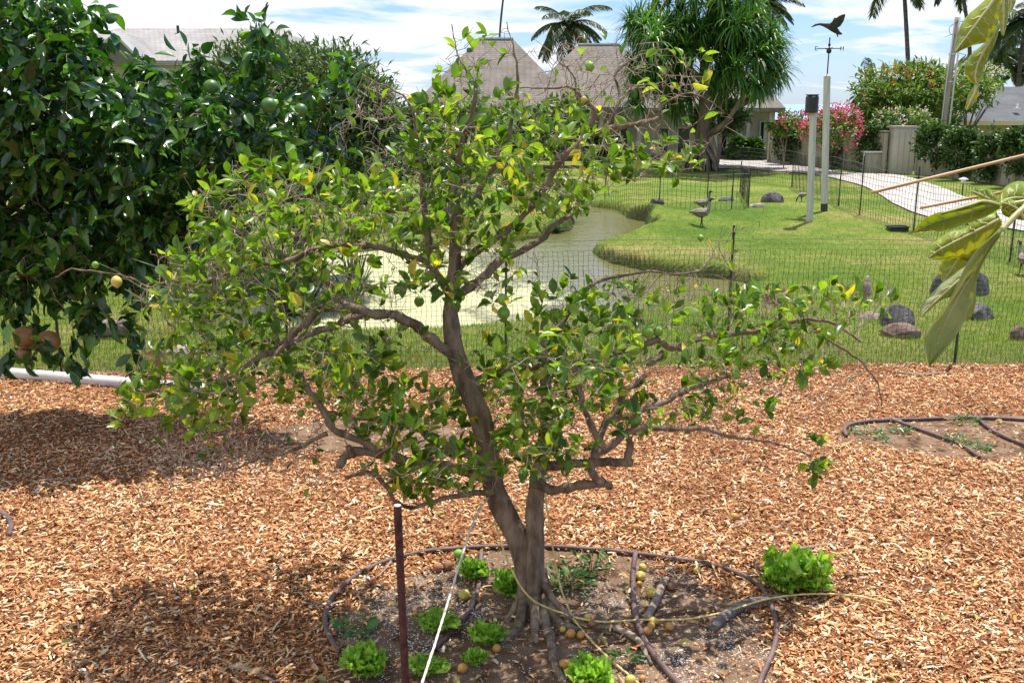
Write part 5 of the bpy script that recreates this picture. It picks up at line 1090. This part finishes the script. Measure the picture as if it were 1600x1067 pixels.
# ---------------------------------------------------------------- birds
def bird(name, label, foot, H_, face, pose='stand', mats=('nene', 'nene_dark'), cat='goose', group=None):
    """one continuous lofted body from tail to bill; face = heading angle in the ground plane."""
    t = thing(name, label, cat, foot, group); f = np.array([math.cos(face), math.sin(face), 0]); u = np.array([0, 0, 1.0]); foot = np.array(foot, float)
    if pose == 'stand': prof = [(-.44, .50, .02, .03), (-.36, .50, .05, .05), (-.26, .49, .10, .10), (-.12, .47, .145, .155), (.02, .47, .15, .165), (.13, .50, .12, .14), (.20, .57, .075, .085), (.235, .66, .05, .052), (.25, .76, .042, .042), (.26, .85, .040, .040), (.275, .91, .045, .048), (.31, .935, .048, .05), (.35, .925, .03, .03), (.39, .91, .018, .016), (.42, .90, .006, .006)]
    elif pose == 'perch': prof = [(-.30, .05, .03, .012), (-.22, .16, .045, .02), (-.14, .28, .08, .07), (-.06, .42, .14, .14), (.0, .56, .16, .16), (.04, .70, .13, .13), (.06, .80, .085, .085), (.08, .88, .085, .085), (.12, .92, .07, .07), (.17, .91, .035, .03), (.22, .90, .008, .008)]
    else: prof = [(-.44, .50, .02, .03), (-.3, .50, .08, .08), (-.12, .47, .145, .155), (.02, .46, .15, .165), (.15, .44, .11, .13), (.24, .38, .065, .07), (.31, .28, .045, .045), (.36, .17, .04, .04), (.39, .09, .045, .045), (.42, .04, .02, .02), (.44, .01, .006, .006)]
    pts = [foot+(f*a+u*z)*H_ for a, z, w_, h_ in prof]; mb = MB()
    tt = nrm(np.gradient(np.array(pts), axis=0)); sd_ = np.array([-f[1], f[0], 0]); V = []; n = 14
    for p, q, (a, z, w_, h_) in zip(pts, tt, prof):
        nn = np.cross(sd_, q)
        for j_ in range(n): an = 2*math.pi*j_/n; V.append(p+sd_*math.cos(an)*w_*H_+nn*math.sin(an)*h_*H_)
    m_n = len(pts); split = 10 if pose == 'stand' else (7 if pose == 'perch' else 7)
    F1 = [(i_*n+j_, i_*n+(j_+1) % n, (i_+1)*n+(j_+1) % n, (i_+1)*n+j_) for i_ in range(m_n-1) for j_ in range(n)]
    mb.add(np.array(V), F1); mb.M = [np.array([1 if fi//n >= split-1 else 0]) for fi in range(len(F1))]
    if pose != 'perch':
        for s1 in (-1, 1):
            hip = foot+(f*.0+u*.36+sd_*.06*s1)*H_; kn_ = foot+(f*(.03 if s1 > 0 else -.03)+u*.2+sd_*.06*s1)*H_; ft = foot+(f*(.05*s1)+u*.01+sd_*.06*s1)*H_
            mb.tube([hip, kn_, ft], [.035*H_, .018*H_, .014*H_], 6, 1); mb.tube([ft, ft+f*.1*H_], [.02*H_, .03*H_], 5, 1, ell=.3)
    else:
        for s1 in (-1, 1): mb.tube([foot+(u*.42+sd_*.04*s1)*H_, foot+(f*.03+u*.2+sd_*.04*s1)*H_, foot+(f*.02+u*.0+sd_*.04*s1)*H_], [.02*H_, .011*H_, .01*H_], 5, 1)
    mb.build('body', [M[mats[0]], M[mats[1]]], t, smooth=True)
    w_ = MB()
    for s1 in (-1, 1):
        if pose == 'perch': c0 = foot+(f*-.04+u*.46+sd_*.13*s1)*H_; ax = nrm(f*-.45-u*.85)
        else: c0 = foot+(f*-.06+u*.51+sd_*.125*s1)*H_; ax = nrm(-f-u*.02)
        w_.tube([c0-ax*.16*H_, c0-ax*.05*H_, c0+ax*.12*H_, c0+ax*.27*H_], [.03*H_, .08*H_, .065*H_, .012*H_], 8, ell=.45)
    w_.build('wings', M[mats[0]], t, smooth=True); return t
NG = 'wild geese on the lawn'
bird('goose', 'grey brown goose standing on the lawn, nearer of the two by the grass mound', G(1096, 354), .56, R(5), group=NG)
bird('goose', 'grey brown goose behind the nearer one, further up the lawn', G(1098, 334), .50, R(10), group=NG)
bird('goose', 'goose at the right edge of the lawn beside the net', G(1597, 430), .5, R(95), group=NG)
bird('goose', 'small goose feeding behind the posts on the lawn', G(1252, 316), .36, R(200), 'feed', group=NG)
bp_ = P(1352, 472, 4.87); bird('bird', 'small brown grey bird perched on the outermost right branch of the lemon tree', bp_, .135, R(60), 'perch', ('bird_grey', 'nene'), 'bird')
mb = MB(); nb_ = P(1213, 466, 4.85)
for k in range(150):
    a = rng.random()*6.28; c = nb_+np.array([math.cos(a)*.045, math.sin(a)*.045, rng.normal(0, .018)]); d = nrm(np.array([-math.sin(a), math.cos(a), rng.normal(0, .3)])+rng.normal(0, .3, 3)); mb.tube([c-d*.04, c+rng.normal(0, .006, 3), c+d*.04], .0013, 3, cap=False)
tag(mb.build('bird_nest', M['twig'], origin=nb_), 'small tangled brown twig nest among the right hand branches', 'nest')

# ---------------------------------------------------------------- big lobed leaves reaching in on the right
def pap_mat(nm='papaya_leaf', ca=(.24, .36, .05), cb2=(.45, .52, .09), tf=.58, tc_=(1.7, 1.4, .5, 1)):
    m, t = new_mat(nm); tc = nd(t, 'ShaderNodeTexCoord'); n = nd(t, 'ShaderNodeTexNoise', Vector=tc.outputs['Object'], Scale=9.0, Detail=5.0)
    n2 = nd(t, 'ShaderNodeTexVoronoi', Vector=tc.outputs['Object'], Scale=70.0)
    top = ramp(t, n.outputs[0], [(.3, ca), (.7, cb2)]); g = nd(t, 'ShaderNodeNewGeometry')
    b = nd(t, 'ShaderNodeBsdfPrincipled', Base__Color=top, Roughness=.45); bp = nd(t, 'ShaderNodeBump', Height=n2.outputs[0], Strength=.35, Distance=.003); t.links.new(bp.outputs[0], b.inputs['Normal'])
    c2 = nd(t, 'ShaderNodeMixRGB', _blend_type='MULTIPLY', i0=1.0, i1=top, i2=tc_); tr = nd(t, 'ShaderNodeBsdfTranslucent', Color=c2.outputs[0])
    finish(t, nd(t, 'ShaderNodeMixShader', i0=tf, i1=b.outputs[0], i2=tr.outputs[0]).outputs[0]); return m
M['papaya'] = pap_mat()
M['papaya_pale'] = pap_mat('papaya_pale', (.42, .50, .24), (.56, .60, .36), .55, (1.15, 1.1, .6, 1))
M['vein'] = tex_mat('vein', (.42, .42, .16), (.60, .56, .28), 9, rough=.5); M['petiole'] = tex_mat('petiole', (.40, .22, .10), (.58, .38, .20), 9, rough=.5)
YB = 1.75; tb = np.array([1.45, 1.95, 0.]); pt_ = thing('papaya_tree', 'slender tree at the right edge with big yellow green lobed leaves hanging into view', 'tree', tb)
mb = MB(); mb.tube(spline([tb, tb+[.03, 0, 1.2], tb+[-.02, 0, 2.2], tb+[0, 0, 3.1]], 8), np.linspace(.06, .04, 25), 12); mb.build('trunk', M['far_bark'], pt_, smooth=True)
def z8(x, y): return (1200+x/3.5575, 300+y/3.5575)
def z4(x, y): return (1200+x/3.5575, y/3.5575)
def blade(rib, left, right, mats=('papaya',), Yv=YB, curl=.03, dyn=0.0, tilt=0.0, veins=6, name='leaf', nc=5):
    """rib, left, right: equally long lists of px points, from leaf base to tip; edges bend in depth."""
    ns = len(rib)*4; T_ = np.linspace(0, 1, ns)
    def res(l): s_ = spline([np.array([*p, 0.0]) for p in l], 6); u = np.linspace(0, 1, len(s_)); return np.c_[np.interp(T_, u, s_[:, 0]), np.interp(T_, u, s_[:, 1])]
    rb, lf, rt = res(rib), res(left), res(right); V = []
    for i_ in range(ns):
        for j_ in range(-nc, nc+1):
            e = lf[i_] if j_ < 0 else rt[i_]; u = abs(j_)/nc; q = rb[i_]*(1-u)+e*u
            dy_ = dyn*T_[i_]+curl*u*u*(1 if j_ < 0 else .6)+tilt*(j_/nc)+.004*math.sin(T_[i_]*veins*2*math.pi+u*2)*u
            V.append(P(q[0], q[1], Yv+dy_))
    m = 2*nc+1; F = np.array([(i_*m+j_, i_*m+j_+1, (i_+1)*m+j_+1, (i_+1)*m+j_) for i_ in range(ns-1) for j_ in range(m-1)])
    mb = MB(); mb.add(np.array(V), F); o = mb.build(name, M[mats[0]], pt_, smooth=True); V = np.array(V).reshape(ns, m, 3)
    md = o.modifiers.new('thick', 'SOLIDIFY'); md.thickness = .0008
    v = MB(); v.tube(V[:, nc]+[0, -.0012, 0], np.linspace(.0028, .0008, ns), 6)
    for k in range(1, veins+1):
        i0 = int(ns*k/(veins+1.5))
        for s1 in (-1, 1):
            pts = [V[min(ns-1, i0+int(q*.55)), nc+s1*q]+[0, -.001, 0] for q in range(nc)]; v.tube(pts, np.linspace(.0013, .0005, len(pts)), 4, cap=False)
    v.build('veins', M['vein'], o, smooth=True); return o
# A: large pale hanging leaf
blade([z8(*p) for p in [(1300,215),(1235,290),(1160,425),(1090,525),(1020,650),(960,780),(925,880),(897,968)]], [z8(*p) for p in [(1290,205),(1165,318),(1095,418),(1030,560),(965,670),(882,775),(868,850),(895,966)]], [z8(*p) for p in [(1310,225),(1225,345),(1165,470),(1155,560),(1125,640),(1070,760),(1000,860),(900,969)]], ('papaya_pale',), curl=-.035, dyn=.03)
blade([z8(*p) for p in [(1140,430),(1060,490),(970,570),(900,635),(848,692)]], [z8(*p) for p in [(1130,400),(1010,470),(905,570),(855,625),(846,690)]], [z8(*p) for p in [(1140,470),(1060,560),(960,600),(890,660),(850,694)]], ('papaya_pale',), Yv=YB+.012, curl=.02, veins=4)
blade([z8(*p) for p in [(1140,560),(1125,620),(1105,670),(1092,718)]], [z8(*p) for p in [(1110,580),(1095,630),(1085,680),(1088,718)]], [z8(*p) for p in [(1155,560),(1150,630),(1130,690),(1098,716)]], ('papaya',), Yv=YB+.02, curl=.01, veins=2)
# B: curled upper leaf pointing left
blade([z8(*p) for p in [(1300,60),(1180,95),(1060,130),(930,165),(870,195),(812,225)]], [z8(*p) for p in [(1300,90),(1190,145),(1090,180),(980,215),(900,222),(815,228)]], [z8(*p) for p in [(1290,50),(1200,55),(1080,85),(930,122),(865,158),(810,222)]], ('papaya',), Yv=YB+.03, curl=-.04)
blade([z8(*p) for p in [(1290,70),(1200,50),(1140,66),(1060,90),(960,118)]], [z8(*p) for p in [(1290,80),(1200,72),(1130,92),(1060,108),(962,122)]], [z8(*p) for p in [(1280,52),(1200,44),(1130,56),(1050,82),(960,114)]], ('papaya_pale',), Yv=YB+.0, curl=.02, veins=3)
# C, D: middle lobes
blade([z8(*p) for p in [(1285,150),(1180,205),(1080,255),(990,300),(930,335),(891,366)]], [z8(*p) for p in [(1285,170),(1215,290),(1130,380),(1060,370),(970,378),(892,370)]], [z8(*p) for p in [(1270,110),(1150,140),(1100,200),(1010,222),(915,290),(889,362)]], ('papaya',), Yv=YB+.05, curl=.03)
blade([z8(*p) for p in [(1290,150),(1200,230),(1120,300),(1050,380),(1005,450),(970,500)]], [z8(*p) for p in [(1285,130),(1170,200),(1060,290),(965,390),(958,450),(968,498)]], [z8(*p) for p in [(1300,175),(1270,260),(1200,340),(1130,420),(1050,480),(972,504)]], ('papaya',), Yv=YB+.08, curl=.02)
# E: lobes running off the right edge
blade([z8(*p) for p in [(1280,70),(1330,40),(1400,30),(1480,40)]], [z8(*p) for p in [(1270,60),(1310,-20),(1390,-60),(1480,-40)]], [z8(*p) for p in [(1290,90),(1350,110),(1420,130),(1480,100)]], ('papaya',), Yv=YB+.06, curl=.03, veins=4)
blade([z8(*p) for p in [(1280,70),(1230,40),(1180,15),(1130,-5)]], [z8(*p) for p in [(1280,80),(1230,60),(1170,30),(1128,0)]], [z8(*p) for p in [(1290,55),(1240,-5),(1180,-15),(1130,-10)]], ('papaya',), Yv=YB+.1, curl=.02, veins=3)
blade([z8(*p) for p in [(1423,150),(1390,100),(1340,70),(1300,60)]], [z8(*p) for p in [(1423,160),(1370,150),(1310,130),(1290,80)]], [z8(*p) for p in [(1440,120),(1410,70),(1350,40),(1310,45)]], ('papaya',), Yv=YB+.04, curl=.02, veins=3)
# F-I: top corner leaves
blade([z4(*p) for p in [(1290,-60),(1240,20),(1180,100),(1120,180),(1075,240),(1037,292)]], [z4(*p) for p in [(1280,-70),(1190,20),(1110,90),(1065,160),(1048,230),(1034,288)]], [z4(*p) for p in [(1310,-60),(1285,60),(1270,140),(1225,225),(1130,255),(1042,294)]], ('papaya',), Yv=YB-.1, curl=.03)
blade([z4(*p) for p in [(1275,120),(1240,210),(1190,300),(1160,370),(1150,430),(1158,470)]], [z4(*p) for p in [(1262,130),(1205,240),(1130,305),(1095,380),(1108,430),(1155,470)]], [z4(*p) for p in [(1290,130),(1265,230),(1225,310),(1200,380),(1188,430),(1162,472)]], ('papaya',), Yv=YB-.06, curl=.03)
blade([z4(*p) for p in [(1160,465),(1148,510),(1125,560),(1101,612)]], [z4(*p) for p in [(1155,470),(1125,510),(1105,560),(1099,610)]], [z4(*p) for p in [(1164,470),(1168,520),(1145,575),(1104,613)]], ('papaya',), Yv=YB-.05, curl=.01, veins=2)
blade([z4(*p) for p in [(1300,-60),(1305,10),(1308,80),(1306,140),(1304,200)]], [z4(*p) for p in [(1290,-60),(1280,20),(1282,90),(1290,150),(1300,198)]], [z4(*p) for p in [(1310,-60),(1335,0),(1335,80),(1322,150),(1308,200)]], ('papaya',), Yv=YB-.02, curl=.02)
blade([z4(*p) for p in [(1320,-80),(1345,-20),(1350,30),(1340,70)]], [z4(*p) for p in [(1310,-80),(1325,-20),(1330,30),(1336,68)]], [z4(*p) for p in [(1340,-80),(1375,-30),(1372,20),(1345,72)]], ('papaya',), Yv=YB+.02, curl=.02, veins=3)
def pet(l, r=.0042, mat='petiole'): s_ = spline(l, 8); MB().tube(s_, np.linspace(r, r*.8, len(s_)), 8).build('petiole', M[mat], pt_, smooth=True)
pet([P(1565,360,YB), P(1600,325,YB+.02), P(1660,285,YB+.06), tb+[-.0, 0, 2.0]], .0055, 'vein')
pet([P(1362,301,YB+.12), P(1450,279.5,YB+.12), P(1530,260,YB+.12), P(1600,243,YB+.12), P(1680,223.5,YB+.12), P(1760,204,YB+.12), tb+[0, 0, 2.40]], .0032)
pet([P(1438,325,YB+.16), P(1500,313,YB+.15), P(1560,302,YB+.13), P(1660,283,YB+.1), tb+[0, 0, 2.2]], .003)
pet([P(1562,-20,YB-.1), P(1600,-60,YB), tb+[0, 0, 3.0]], .005, 'vein')
pet([P(1560,320,YB+.05), P(1600,315,YB+.05), P(1700,290,YB+.08), tb+[0, 0, 2.1]], .004, 'vein')
